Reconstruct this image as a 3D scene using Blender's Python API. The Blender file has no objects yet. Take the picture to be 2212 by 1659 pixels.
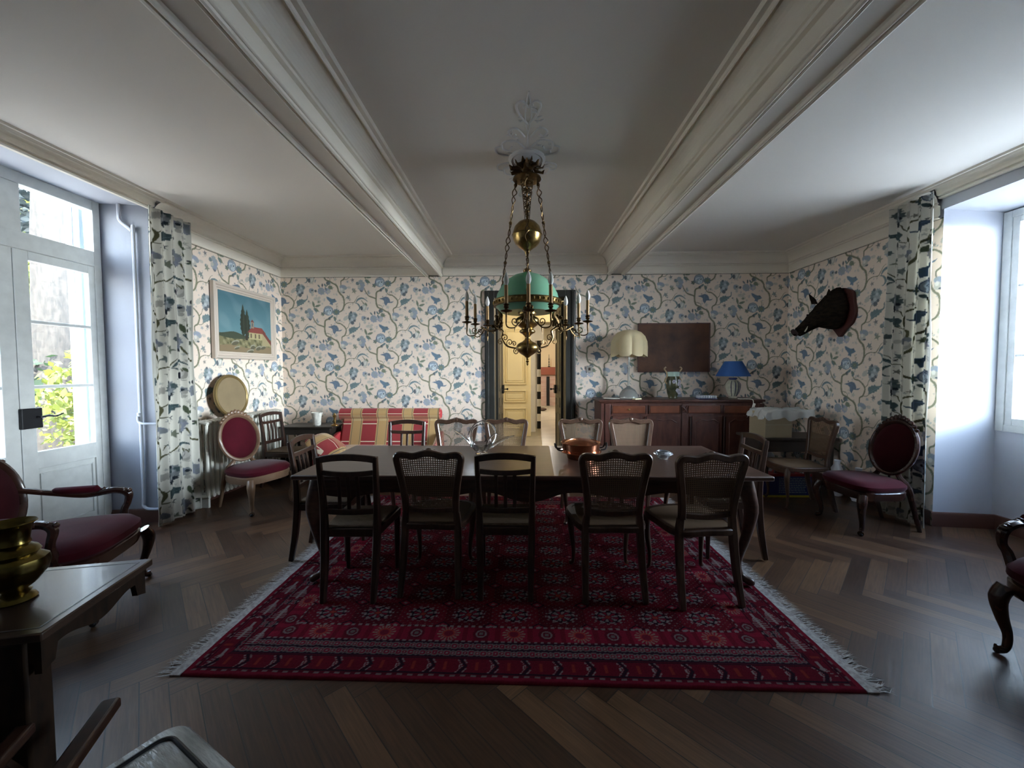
import bpy, math, random
import numpy as np
from mathutils import Vector, Matrix
random.seed(7); rng = np.random.default_rng(5)
PI = math.pi
S = bpy.context.scene
COL = S.collection

# ---------------------------------------------------------------- camera
CAM_H = 1.45
FPX, PITCH, YAW, ROLL = 838.2, .038545, .02332, .003755
cam_d = bpy.data.cameras.new('camera'); cam = bpy.data.objects.new('camera', cam_d); COL.objects.link(cam)
cam_d.sensor_width = 36; cam_d.sensor_fit = 'HORIZONTAL'; cam_d.lens = FPX / 2212 * 36; cam_d.clip_start = .02; cam_d.clip_end = 300
_cp, _sp, _cy, _sy = math.cos(PITCH), math.sin(PITCH), math.cos(YAW), math.sin(YAW)
_fw = Vector((-_sy*_cp, _cy*_cp, -_sp)); _rt = Vector((_cy, _sy, 0)); _dn = _fw.cross(_rt)
_r = _rt*math.cos(ROLL) + _dn*math.sin(ROLL); _d = _dn*math.cos(ROLL) - _rt*math.sin(ROLL)
M = Matrix.Identity(4)
for i in range(3):
    M[i][0], M[i][1], M[i][2] = _r[i], -_d[i], -_fw[i]
M[2][3] = CAM_H
cam.matrix_world = M
S.camera = cam

# ---------------------------------------------------------------- world, sun, exposure
W = bpy.data.worlds.new('sky'); S.world = W; W.use_nodes = True
SKY, SKY_LOBE = 3.6, 7.0
_n = W.node_tree.nodes; _l = W.node_tree.links
bg = _n['Background']
_tc = _n.new('ShaderNodeTexCoord'); _sx = _n.new('ShaderNodeSeparateXYZ'); _cr = _n.new('ShaderNodeValToRGB')
_l.new(_tc.outputs['Generated'], _sx.inputs[0]); _l.new(_sx.outputs['Z'], _cr.inputs[0]); _l.new(_cr.outputs[0], bg.inputs['Color'])
_cr.color_ramp.elements[0].position = 0.0; _cr.color_ramp.elements[0].color = (.86, .92, 1, 1)
_cr.color_ramp.elements[1].position = .8; _cr.color_ramp.elements[1].color = (.13, .20, .34, 1); _e = _cr.color_ramp.elements.new(.35); _e.color = (.40, .48, .60, 1)
_dp = _n.new('ShaderNodeVectorMath'); _dp.operation = 'DOT_PRODUCT'; _l.new(_tc.outputs['Generated'], _dp.inputs[0]); _dp.inputs[1].default_value = (.92, -.36, .08)
_mr = _n.new('ShaderNodeMapRange'); _l.new(_dp.outputs['Value'], _mr.inputs[0]); _mr.inputs[1].default_value = .88; _mr.inputs[2].default_value = 1; _mr.inputs[3].default_value = SKY; _mr.inputs[4].default_value = SKY*SKY_LOBE
_l.new(_mr.outputs[0], bg.inputs['Strength'])      # bright lobe added low in the right-hand sky to light the back wall
def light(kind, name, loc, rot, energy, color=(1, 1, 1), size=None, portal=False):
    L = bpy.data.lights.new(name, kind); o = bpy.data.objects.new(name, L); COL.objects.link(o)
    o.location = loc; o.rotation_euler = rot; L.energy = energy; L.color = color
    if size: L.shape = 'RECTANGLE'; L.size, L.size_y = size
    if portal: L.cycles.is_portal = True
    return o
_sun = light('SUN', 'sun', (0, 0, 12), (0, 0, 0), 5.0, (1, .95, .86)); _sun.data.angle = .009
_sun.rotation_euler = Vector((.01, .80, -.95)).to_track_quat('-Z', 'Y').to_euler()
light('AREA', 'portal_left', (-4.02, 2.9, 1.5), (0, -PI/2, 0), 1, size=(3.0, 1.3), portal=True)
light('AREA', 'portal_right', (4.42, 2.85, 1.85), (0, PI/2, 0), 1, size=(2.0, 1.3), portal=True)
light('AREA', 'portal_hall', (-1.98, 7.02, 1.9), (0, -PI/2, 0), 1, size=(1.2, .35), portal=True)
S.view_settings.view_transform = 'Standard'; S.view_settings.look = 'None'; S.view_settings.gamma = 1
S.view_settings.exposure = 3.5
S.view_settings.use_curve_mapping = False
S.cycles.diffuse_bounces = 6; S.cycles.transparent_max_bounces = 16
S.cycles.caustics_refractive = False; S.cycles.caustics_reflective = False
S.cycles.sample_clamp_indirect = 8

# ---------------------------------------------------------------- materials
MATS = {}
def rgb(h): return tuple(((int(h[i:i+2], 16)/255)**2.2) for i in (0, 2, 4))
def mat(name, col=(.5, .5, .5), rough=.5, metal=0, bump=0, bscale=60, var=0, vscale=8, vstretch=(1, 1, 1), col2=None, trans=0, ior=1.45, emit=None, coat=0, sheen=0, sss=0, alpha=None, spec=None):
    if name in MATS: return MATS[name]
    m = bpy.data.materials.new(name); MATS[name] = m; m.use_nodes = True
    n = m.node_tree.nodes; l = m.node_tree.links; b = n['Principled BSDF']
    b.inputs['Base Color'].default_value = (*col, 1); b.inputs['Roughness'].default_value = rough; b.inputs['Metallic'].default_value = metal
    b.inputs['Transmission Weight'].default_value = trans; b.inputs['IOR'].default_value = ior
    b.inputs['Coat Weight'].default_value = coat; b.inputs['Sheen Weight'].default_value = sheen
    if spec is not None: b.inputs['Specular IOR Level'].default_value = spec
    if sheen: b.inputs['Sheen Roughness'].default_value = .4
    if alpha is not None: b.inputs['Alpha'].default_value = alpha
    if emit: b.inputs['Emission Color'].default_value = (*emit[:3], 1); b.inputs['Emission Strength'].default_value = emit[3]
    tc = n.new('ShaderNodeTexCoord'); mp = n.new('ShaderNodeMapping'); l.new(tc.outputs['Object'], mp.inputs[0])
    mp.inputs['Scale'].default_value = vstretch
    if var or col2:
        t = n.new('ShaderNodeTexNoise'); t.inputs['Scale'].default_value = vscale; t.inputs['Detail'].default_value = 6; l.new(mp.outputs[0], t.inputs[0])
        r = n.new('ShaderNodeValToRGB'); l.new(t.outputs[0], r.inputs[0])
        c2 = col2 or tuple(c*(1-var) for c in col)
        r.color_ramp.elements[0].position = .32; r.color_ramp.elements[1].position = .68
        r.color_ramp.elements[0].color = (*c2, 1); r.color_ramp.elements[1].color = (*col, 1)
        l.new(r.outputs[0], b.inputs['Base Color'])
    if bump:
        t = n.new('ShaderNodeTexNoise'); t.inputs['Scale'].default_value = bscale; t.inputs['Detail'].default_value = 4; l.new(mp.outputs[0], t.inputs[0])
        bm = n.new('ShaderNodeBump'); bm.inputs['Strength'].default_value = bump; bm.inputs['Distance'].default_value = .01
        l.new(t.outputs[0], bm.inputs['Height']); l.new(bm.outputs[0], b.inputs['Normal'])
    return m
def attr_mat(name, rough, bump=0, bscale=300, sheen=0, spec=.3, trans_mix=0):
    m = mat(name, rough=rough, bump=bump, bscale=bscale, sheen=sheen, spec=spec)
    n = m.node_tree.nodes; l = m.node_tree.links
    a = n.new('ShaderNodeAttribute'); a.attribute_name = 'Col'; l.new(a.outputs['Color'], n['Principled BSDF'].inputs['Base Color'])
    if trans_mix:
        tr = n.new('ShaderNodeBsdfTranslucent'); mx = n.new('ShaderNodeMixShader'); mx.inputs[0].default_value = trans_mix
        l.new(a.outputs['Color'], tr.inputs['Color'])
        l.new(n['Principled BSDF'].outputs[0], mx.inputs[1]); l.new(tr.outputs[0], mx.inputs[2]); l.new(mx.outputs[0], n['Material Output'].inputs[0])
    return m
def pane_mat(name, tint=(1, 1, 1), refl=.06, rough=.02):
    m = bpy.data.materials.new(name); MATS[name] = m; m.use_nodes = True
    n = m.node_tree.nodes; l = m.node_tree.links; n.remove(n['Principled BSDF'])
    tr = n.new('ShaderNodeBsdfTransparent'); tr.inputs[0].default_value = (*tint, 1)
    gl = n.new('ShaderNodeBsdfGlossy'); gl.inputs['Roughness'].default_value = rough
    lw = n.new('ShaderNodeLayerWeight'); lw.inputs[0].default_value = .5      # same reflectance from both faces of the pane
    pw = n.new('ShaderNodeMath'); pw.operation = 'POWER'; l.new(lw.outputs['Facing'], pw.inputs[0]); pw.inputs[1].default_value = 5
    fr = n.new('ShaderNodeMath'); fr.operation = 'MULTIPLY_ADD'; l.new(pw.outputs[0], fr.inputs[0]); fr.inputs[1].default_value = .55; fr.inputs[2].default_value = .025
    mx = n.new('ShaderNodeMixShader'); l.new(fr.outputs[0], mx.inputs[0]); l.new(tr.outputs[0], mx.inputs[1]); l.new(gl.outputs[0], mx.inputs[2])
    l.new(mx.outputs[0], n['Material Output'].inputs[0]); return m
PANE = pane_mat('window_glass', (.97, .99, .98))
PLASTER = mat('ceiling_plaster', (.77, .73, .66), .8, bump=.05, bscale=8)
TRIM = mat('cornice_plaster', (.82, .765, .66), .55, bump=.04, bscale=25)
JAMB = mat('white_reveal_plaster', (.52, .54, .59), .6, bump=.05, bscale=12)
WPAINT = mat('white_window_paint', (.66, .68, .66), .35, var=.12, vscale=14, bump=.05, bscale=40)
DKWOOD = mat('dark_table_wood', (.080, .042, .030), .30, col2=(.045, .022, .016), vscale=5, vstretch=(1, 9, 9), bump=.03, bscale=30)
CHWOOD = mat('dark_chair_wood', (.045, .021, .013), .34, col2=(.022, .010, .007), vscale=9, vstretch=(4, 4, 1), coat=.2)
CANEWOOD = mat('walnut_chair_wood', (.075, .040, .025), .34, col2=(.042, .021, .013), vscale=9, vstretch=(4, 4, 1), coat=.25)
GOLDWOOD = mat('light_gilt_wood', (.17, .105, .065), .35, col2=(.14, .08, .045), vscale=12)
REDWOOD = mat('carved_mahogany', (.045, .018, .012), .27, col2=(.022, .009, .007), vscale=10, coat=.4)
BUFFET = mat('sideboard_cherry_wood', (.105, .038, .026), .38, col2=(.058, .020, .014), vscale=6, vstretch=(3, 3, 1), bump=.04, bscale=40)
STRAW = mat('rush_straw', (.20, .14, .085), .7, col2=(.12, .08, .045), vscale=30, vstretch=(1, 8, 1), bump=.4, bscale=120)
CANE = mat('woven_cane', (.17, .11, .065), .55)
VELVET = mat('crimson_velvet', (.062, .003, .009), .85, var=.35, vscale=5, sheen=.12, bump=.1, bscale=200, spec=.15)
DKVELVET = mat('dark_crimson_velvet', (.035, .004, .007), .9, var=.3, vscale=5, sheen=.05, spec=.12)
BRASS = mat('aged_brass', (.42, .28, .10), .28, metal=1, var=.55, vscale=30, bump=.15, bscale=80)
DKBRASS = mat('dark_bronze', (.16, .10, .045), .35, metal=1, var=.5, vscale=40)
COPPER = mat('polished_copper', (.62, .24, .13), .22, metal=1, var=.3, vscale=8)
GLASS = mat('clear_crystal', (1, 1, 1), .02, trans=1, ior=1.5)
BASEB = mat('brown_baseboard_paint', (.085, .036, .026), .4)
DKDOOR = mat('dark_grey_door_paint', (.030, .030, .026), .4, var=.3, vscale=4)
CREAM = mat('cream_door_paint', (.80, .70, .44), .45)
IRON = mat('black_iron', (.012, .012, .014), .45, metal=.4)

# ---------------------------------------------------------------- mesh helpers
class MB:
    def __init__(s): s.v = []; s.f = []; s.m = []; s.cur = 0
    def add(s, vs, fs):
        b = len(s.v); s.v += [tuple(p) for p in vs]
        for f in fs: s.f.append(tuple(b+i for i in f)); s.m.append(s.cur)
        return s
    def box(s, a, b):
        x0, y0, z0 = a; x1, y1, z1 = b
        return s.add([(x0,y0,z0),(x1,y0,z0),(x1,y1,z0),(x0,y1,z0),(x0,y0,z1),(x1,y0,z1),(x1,y1,z1),(x0,y1,z1)],
                     [(0,3,2,1),(4,5,6,7),(0,1,5,4),(1,2,6,5),(2,3,7,6),(3,0,4,7)])
    def ring(s, rings, closed=False, caps=True, loop=True):
        n = len(rings[0]); vs = [p for r in rings for p in r]; fs = []
        R = len(rings)
        for i in range(R if closed else R-1):
            j = (i+1) % R
            for k in range(n if loop else n-1):
                k2 = (k+1) % n
                fs.append((i*n+k, i*n+k2, j*n+k2, j*n+k))
        if caps and not closed:
            fs.append(tuple(range(n-1, -1, -1))); fs.append(tuple((R-1)*n+k for k in range(n)))
        return s.add(vs, fs)
    def lathe(s, prof, c=(0, 0, 0), n=24, sx=1, sy=1, wob=None):
        rings = []
        for r, z in prof:
            ring = []
            for k in range(n):
                a = 2*PI*k/n; rr = r*(wob(a, z) if wob else 1)
                ring.append((c[0]+rr*sx*math.cos(a), c[1]+rr*sy*math.sin(a), c[2]+z))
            rings.append(ring)
        return s.ring(rings)
    def frames(s, path, closed):
        P = [Vector(p) for p in path]; n = len(P); T = []
        for i in range(n):
            a = P[(i-1) % n] if (closed or i > 0) else P[i]; b = P[(i+1) % n] if (closed or i < n-1) else P[i]
            t = b-a; T.append(t.normalized() if t.length > 1e-9 else Vector((0, 0, 1)))
        u = T[0].orthogonal().normalized(); U = []
        for i in range(n):
            u = u - T[i]*u.dot(T[i]); u.normalize(); U.append(u.copy())
        return P, T, U
    def tube(s, path, r, n=8, closed=False, flat=1):
        P, T, U = s.frames(path, closed); rs = r if isinstance(r, (list, tuple)) else [r]*len(P)
        rings = []
        for p, t, u, q in zip(P, T, U, rs):
            v = t.cross(u)
            rings.append([p + u*(q*math.cos(2*PI*k/n)) + v*(q*flat*math.sin(2*PI*k/n)) for k in range(n)])
        return s.ring(rings, closed=closed)
    def bar(s, path, w, h, up=(0, 0, 1), closed=False):
        """rectangular section: w across (tangent x up), h along up"""
        P, T, U = s.frames(path, closed); n = len(P)
        ws = w if isinstance(w, (list, tuple)) else [w]*n; hs = h if isinstance(h, (list, tuple)) else [h]*n
        up = Vector(up); rings = []
        for p, t, a, b in zip(P, T, ws, hs):
            x = t.cross(up).normalized(); y = x.cross(t).normalized()
            c = min(a, b)*.18
            rings.append([p+x*(sx*a/2-dx)+y*(sy*b/2-dy) for sx, sy, dx, dy in
                          ((1,1,c,0),(1,1,0,c),(1,-1,0,-c),(1,-1,c,0),(-1,-1,-c,0),(-1,-1,0,-c),(-1,1,0,c),(-1,1,-c,0))][::-1])
        return s.ring(rings, closed=closed)
    def extr(s, poly, d, origin=(0, 0, 0), ax=(1, 0, 0), ay=(0, 0, 1)):
        """polygon (2D) extruded by vector d"""
        o, X, Y, D = Vector(origin), Vector(ax), Vector(ay), Vector(d); n = len(poly)
        A = [o+X*p[0]+Y*p[1] for p in poly]
        return s.add(A+[a+D for a in A], [tuple(range(n-1, -1, -1)), tuple(n+i for i in range(n))]+[(i, (i+1) % n, n+(i+1) % n, n+i) for i in range(n)])
    def sweep(s, prof, a, b, out, mitre=(0, 0)):
        """profile (d,z) swept from a to b in plan; out = direction of d; mitre: extra length per d at each end"""
        a, b, o = Vector((*a, 0)), Vector((*b, 0)), Vector((*out, 0)); t = (b-a).normalized()
        R = [[p+o*d+t*(q*d)+Vector((0, 0, z)) for d, z in prof] for p, q in ((a, mitre[0]), (b, -mitre[1]))]
        return s.ring(R, caps=False, loop=False)
    def ellipsoid(s, c, r, n=16, m=10):
        rings = []
        for i in range(m+1):
            a = -PI/2+PI*i/m; a = max(-PI/2+.02, min(PI/2-.02, a))
            rings.append([(c[0]+r[0]*math.cos(a)*math.cos(2*PI*k/n), c[1]+r[1]*math.cos(a)*math.sin(2*PI*k/n), c[2]+r[2]*math.sin(a)) for k in range(n)])
        return s.ring(rings)
    def build(s, name, mats, parent=None, smooth=True, bevel=0, subsurf=0, xf=None):
        me = bpy.data.meshes.new(name)
        if xf is not None: s.v = [tuple(xf @ Vector(p)) for p in s.v]
        me.from_pydata(s.v, [], s.f); me.update()
        for m in (mats if isinstance(mats, (list, tuple)) else [mats]): me.materials.append(m)
        if max(s.m or [0]): me.polygons.foreach_set('material_index', s.m)
        import bmesh
        bm = bmesh.new(); bm.from_mesh(me); bmesh.ops.recalc_face_normals(bm, faces=bm.faces); bm.to_mesh(me); bm.free()
        o = bpy.data.objects.new(name, me); COL.objects.link(o)
        if parent: o.parent = parent
        if smooth:
            me.shade_smooth() if hasattr(me, 'shade_smooth') else None
            try: me.set_sharp_from_angle(angle=math.radians(38))
            except Exception: pass
        if bevel:
            b = o.modifiers.new('bevel', 'BEVEL'); b.width = bevel; b.segments = 2; b.limit_method = 'ANGLE'
        if subsurf:
            b = o.modifiers.new('sub', 'SUBSURF'); b.levels = b.render_levels = subsurf
        return o
def cr(pts, k=6, closed=False):
    """catmull-rom smoothing"""
    P = [Vector(p) if len(p) == 3 else Vector((*p, 0)) for p in pts]; n = len(P); out = []
    for i in range(n if closed else n-1):
        a = P[(i-1) % n] if closed or i else P[0]; b = P[i]; c = P[(i+1) % n]; d = P[(i+2) % n] if closed or i+2 < n else P[-1]
        for j in range(k):
            t = j/k
            out.append(.5*((2*b)+(c-a)*t+(2*a-5*b+4*c-d)*t*t+(3*b-a-3*c+d)*t**3))
    if not closed: out.append(P[-1])
    return out
def lerp_list(vals, n):
    return [float(np.interp(i/(n-1)*(len(vals)-1), range(len(vals)), vals)) for i in range(n)]
def tag(o, label=None, cat=None, group=None, kind=None):
    if label: o['label'] = label
    if cat: o['category'] = cat
    if group: o['group'] = group
    if kind: o['kind'] = kind
    return o
def empty(name, loc=(0, 0, 0), rz=0, label=None, cat=None, group=None):
    o = bpy.data.objects.new(name, None); COL.objects.link(o); o.location = loc; o.rotation_euler = (0, 0, rz)
    o.empty_display_size = .1
    return tag(o, label, cat, group)
def copy_tree(o, parent=None):
    c = o.copy(); COL.objects.link(c)
    if parent: c.parent = parent
    for ch in list(o.children): copy_tree(ch, c)
    return c
def struct(name, mb, m, **k): return tag(mb.build(name, m, **k), kind='structure')
def grid_obj(name, P, colors, m, flip=False):
    """P: (ny,nx,3) array, colors (ny,nx,3) linear"""
    ny, nx = P.shape[:2]; me = bpy.data.meshes.new(name)
    idx = np.arange(ny*nx).reshape(ny, nx)
    q = np.stack([idx[:-1, :-1], idx[:-1, 1:], idx[1:, 1:], idx[1:, :-1]], -1).reshape(-1, 4)
    ok = ~np.isnan(P[..., 0]); Pf = np.nan_to_num(P)
    q = q[ok.reshape(-1)[q].all(1)]
    if flip: q = q[:, ::-1]
    used = np.unique(q); mp = np.full(ny*nx, -1); mp[used] = np.arange(len(used)); q = mp[q]
    V = Pf.reshape(-1, 3)[used]; Cc = colors.reshape(-1, 3)[used]
    me.vertices.add(len(V)); me.vertices.foreach_set('co', V.astype('f4').ravel())
    me.loops.add(q.size); me.loops.foreach_set('vertex_index', q.astype('i4').ravel())
    me.polygons.add(len(q)); me.polygons.foreach_set('loop_start', (np.arange(len(q))*4).astype('i4'))
    me.polygons.foreach_set('use_smooth', np.ones(len(q), bool))
    me.update(calc_edges=True)
    a = me.color_attributes.new('Col', 'FLOAT_COLOR', 'POINT')
    a.data.foreach_set('color', np.concatenate([Cc, np.ones((len(Cc), 1))], 1).astype('f4').ravel())
    me.materials.append(m)
    o = bpy.data.objects.new(name, me); COL.objects.link(o); return o

# ---------------------------------------------------------------- floral print (a repeat raster computed here)
TW, TH, U = 1345., 1430., .000564       # repeat in design units, metres per unit
def make_print(base):
    st = 4.0; nx, ny = int(TW/st), int(TH/st)
    X, Y = np.meshgrid((np.arange(nx)+.5)*TW/nx, (np.arange(ny)+.5)*TH/ny)
    I = np.zeros((ny, nx, 3)); I[:] = base
    stem, green, teal, blue, grey, pale = (.185,.185,.125), (.17,.20,.145), (.145,.195,.20), (.135,.175,.225), (.28,.31,.33), (.43,.42,.37)
    dk, white, lil = (.10,.115,.13), (.62,.60,.55), (.27,.30,.37)
    offs = [(i*TW, i*TH/2+j*TH) for i in (-2, -1, 0, 1, 2) for j in (-2, -1, 0, 1, 2)]
    def paint(dist, bb, c, a=1.0):
        for ox, oy in offs:
            x0, x1, y0, y1 = bb[0]+ox-8, bb[1]+ox+8, bb[2]+oy-8, bb[3]+oy+8
            i0, i1 = max(0, int(x0/st)), min(nx, int(x1/st)+2); j0, j1 = max(0, int(y0/st)), min(ny, int(y1/st)+2)
            if i0 >= i1 or j0 >= j1: continue
            d = dist(X[j0:j1, i0:i1]-ox, Y[j0:j1, i0:i1]-oy)
            k = np.clip(.5-d/5.0, 0, 1)[..., None]*a
            I[j0:j1, i0:i1] = I[j0:j1, i0:i1]*(1-k)+np.array(c)*k
    def ell(cx, cy, rx, ry, c, ang=0, a=1., ring=0):
        ca, sa = math.cos(math.radians(ang)), math.sin(math.radians(ang))
        def d(x, y):
            u, v = (x-cx)*ca+(y-cy)*sa, -(x-cx)*sa+(y-cy)*ca
            q = (np.sqrt((u/rx)**2+(v/ry)**2)-1)*min(rx, ry)
            return np.abs(q)-ring if ring else q
        R = max(rx, ry); paint(d, (cx-R, cx+R, cy-R, cy+R), c, a)
    def line(pts, w, c, a=1.):
        P = [(p.x, p.y) for p in cr(pts, 5)]; n = len(P)
        ws = lerp_list(w, n) if isinstance(w, (list, tuple)) else [w]*n
        def d(x, y):
            best = np.full(x.shape, 1e9)
            for i in range(n-1):
                (ax, ay), (bx, by) = P[i], P[i+1]; dx, dy = bx-ax, by-ay; L = dx*dx+dy*dy+1e-9
                t = np.clip(((x-ax)*dx+(y-ay)*dy)/L, 0, 1)
                best = np.minimum(best, np.hypot(x-ax-t*dx, y-ay-t*dy)-(ws[i]*(1-t)+ws[i+1]*t)/2)
            return best
        xs, ys = [p[0] for p in P], [p[1] for p in P]; m = max(ws); paint(d, (min(xs)-m, max(xs)+m, min(ys)-m, max(ys)+m), c, a)
    def poly(P, c, a=1., k=1):
        if k > 1: P = [(p.x, p.y) for p in cr(P, k, True)]
        n = len(P)
        def d(x, y):
            ins = np.zeros(x.shape, bool); best = np.full(x.shape, 1e9)
            for i in range(n):
                (ax, ay), (bx, by) = P[i], P[(i+1) % n]; dx, dy = bx-ax, by-ay
                t = np.clip(((x-ax)*dx+(y-ay)*dy)/(dx*dx+dy*dy+1e-9), 0, 1); best = np.minimum(best, np.hypot(x-ax-t*dx, y-ay-t*dy))
                c_ = ((ay > y) != (by > y)) & (x < dx*(y-ay)/(dy if abs(dy) > 1e-9 else 1e-9)+ax); ins ^= c_
            return np.where(ins, -best, best)
        xs, ys = [p[0] for p in P], [p[1] for p in P]; paint(d, (min(xs), max(xs), min(ys), max(ys)), c, a)
    def star(cx, cy, r, c, n=5, a=1., rot=0, inner=.4):
        poly([(cx+(r if i % 2 == 0 else r*inner)*math.cos(rot+PI*i/n), cy+(r if i % 2 == 0 else r*inner)*math.sin(rot+PI*i/n)) for i in range(2*n)], c, a)
    def leaf(x0, y0, x1, y1, w, c, a=1.):
        mx, my = (x0+x1)/2, (y0+y1)/2; L = math.hypot(x1-x0, y1-y0); nx_, ny_ = -(y1-y0)/L*w/2, (x1-x0)/L*w/2
        poly([(x0, y0), (mx+nx_, my+ny_), (x1, y1), (mx-nx_, my-ny_)], c, a, 3)
    R = random.Random(3)
    for i in range(80):       # small scattered sprigs in the ground
        x, y = R.uniform(0, TW), R.uniform(0, TH); star(x, y, R.uniform(16, 36), R.choice([grey, pale, (.30,.28,.26), grey]), R.choice([4, 5]), .6, R.uniform(0, 6))
    # main branches
    line([(280,370),(200,430),(105,480),(90,600),(85,700),(100,800),(140,870),(240,910),(320,960),(400,1000),(440,1060),(460,1150),(510,1230),(570,1290),(600,1380),(605,1500),(580,1600),(535,1660),(450,1700)], [34,38,38,36,40,38,32], stem)
    line([(92,520),(84,640),(90,740)], 10, (.25,.25,.16), .8)
    line([(590,1340),(612,1480),(590,1580)], 9, (.26,.26,.17), .8)
    line([(340,420),(370,490),(410,545),(500,560),(590,630),(640,700),(640,770),(600,860),(530,910),(533,1010)], [14,22,30,34,32,24], stem)
    line([(640,700),(700,640),(722,560),(780,540)], [16,8], stem); line([(600,862),(680,862),(765,805)], [18,10], stem)
    line([(610,1540),(650,1485),(740,1450),(850,1455),(900,1390),(950,1310),(1005,1275)], [22,20,18,12,6], stem)
    line([(1130,1090),(1160,1170),(1190,1220),(1250,1290),(1330,1320),(1420,1355)], [20,26,32,36], stem)
    line([(110,800),(190,810),(240,850),(250,905)], 12, stem); line([(150,790),(190,830)], 10, stem)
    line([(360,980),(420,1060),(470,1130)], 9, stem); line([(430,100+1430),(440,1600)], 9, stem)
    line([(950,365),(1010,325),(1060,325)], 7, pale)
    line([(640,1400),(660,1330),(700,1300)], 8, stem); line([(720,1330),(750,1400)], 8, stem)
    line([(390,60),(405,110),(400,180)], 9, stem)
    # rosette
    for k in range(9):
        a = k*2*PI/9; ell(395+62*math.cos(a), 262+55*math.sin(a), 34, 24, teal, math.degrees(a))
    for k in range(7):
        a = k*2*PI/7+.3; ell(395+25*math.cos(a), 262+25*math.sin(a), 22, 14, green, math.degrees(a))
    for k in range(5): ell(45+30*math.cos(k*1.25), 305+30*math.sin(k*1.25), 26, 15, dk if k % 2 else teal, k*72)
    ell(230, 400, 60, 22, dk, -30); ell(270, 380, 50, 26, teal, -40); star(220, 440, 40, dk, 5)
    ell(190, 225, 124, 124, (.15,.19,.26)); ell(190, 225, 112, 112, grey); ell(182, 200, 88, 60, (.32,.38,.44), -12)
    ell(165, 185, 75, 38, (.20,.25,.33), -15); ell(160, 192, 58, 22, (.42,.48,.52), -15)
    ell(215, 290, 50, 50, (.50,.56,.58), 30); ell(240, 225, 34, 48, (.48,.54,.56), 20); ell(240, 222, 16, 26, dk, 20); ell(85, 230, 16, 36, (.08,.11,.17)); ell(120, 225, 22, 46, (.46,.52,.55))
    line([(100,270),(150,240),(230,290),(180,330)], 7, dk, .8); ell(190, 225, 118, 118, (.13,.17,.24), ring=4)
    poly([(320,370),(380,400),(395,440),(370,490),(340,480),(325,430)], teal, 1, 2)
    # blue bird-like leaf
    poly([(160,642),(230,628),(300,600),(345,590),(400,612),(440,665),(452,730),(500,722),(545,706),(510,745),(440,757),(385,752),(360,800),(345,835),(300,785),(290,700),(250,668),(200,655)], blue, 1)
    line([(240,640),(340,650),(400,720)], 6, (.17,.25,.37), .8); line([(330,640),(325,780)], 6, (.17,.25,.37), .7)
    # serrated leaf
    poly([(705,722),(728,672),(770,668),(790,642),(825,655),(845,630),(880,655),(930,655),(972,645),(988,600),(982,570),(992,525),(1008,585),(996,652),(950,690),(940,720),(905,722),(900,760),(860,760),(850,790),(800,790),(780,815),(715,820),(728,780)], teal)
    line([(730,800),(830,740),(970,660)], 6, (.22,.31,.33), .8)
    # large lobed flower
    for x, y, r, c in ((640,420,42,pale),(610,450,30,pale),(770,320,46,teal),(850,325,52,grey),(893,345,40,teal),(760,400,56,teal),(835,420,60,grey),(790,490,58,grey),(810,540,38,dk),(865,485,26,dk),(800,455,26,(.42,.46,.46)),(840,360,24,(.40,.44,.46)),(780,270,22,dk),(740,440,20,dk)):
        star(x, y, r*1.45, c, 8, .95, x*.01, .72)
    # side flowers
    for x, y, r, c in ((1110,430,58,grey),(1085,400,30,lil),(1140,460,30,pale),(1125,420,20,dk),(1215,435,28,dk),(1130,530,30,pale),(1360,440,80,lil),(1330,400,36,grey),(1390,470,40,grey),(1525,440,66,(.33,.34,.40)),(1545,455,34,pale),(1500,400,30,lil),(1590,345,44,green),(1540,240,42,dk),(1620,365,26,green)):
        star(x, y, r*1.28, c, 9, .95, y*.01, .82)
    for x, y, a in ((1300,310,-40),(1390,290,0),(1462,290,-30),(1475,380,-20)): ell(x, y, 20, 46, teal if a else dk, a)
    ell(1512, 300, 14, 40, green, 55)
    # pale bells
    for sgn in (0,):
        ell(1120,150,66,95,pale,10); ell(1050,165,30,58,dk,0); ell(1120,130,34,70,white,14,.7); line([(1090,50),(1110,110),(1070,250),(1170,250)],8,dk,.6); ell(1170,70,22,48,green,-35); ell(1210,180,16,40,grey,20)
        line([(1075,0),(1100,60)],14,stem)
    ell(590,1065,98,60,lil,15); ell(640,1085,40,40,grey); ell(560,1150,62,66,pale); ell(600,1195,32,18,dk); ell(545,1110,30,40,white,0,.8); ell(530,1030,34,22,grey,-10)
    ell(740,1070,46,34,pale,0,.7)
    # arching blue leaves
    line([(905,1455),(950,1390),(1010,1352),(1080,1345),(1140,1372),(1215,1432)], [8,44,50,40,26,6], teal); line([(880,1465),(940,1478),(990,1530),(1003,1600),(960,1652),(920,1650)], [6,26,40,34,18,4], teal)
    line([(930,1420),(1000,1370),(1080,1358)], 7, (.25,.34,.40), .8); line([(1050,1400),(1120,1480),(1140,1520)], 14, stem)
    # hanging grey flower
    for x, y, r, c in ((960,970,36,teal),(1040,935,50,grey),(1085,1010,54,lil),(1040,1075,60,grey),(1000,1050,34,pale),(1060,1150,30,dk),(1075,1100,40,lil),(1100,960,26,grey)): star(x, y, r*1.4, c, 7, .95, x*.02, .78)
    # green leaf spray
    leaf(1128,690,1172,860,58,green); leaf(1185,835,1345,790,56,green); leaf(1160,860,1285,965,60,green); leaf(1150,880,1240,980,44,teal)
    for x, y in ((1230,620),(1280,660),(1320,700),(1190,630),(1300,610)): star(x, y, 46, pale, 7, .75, x, .6)
    star(1285,715,46,green,6)
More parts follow.
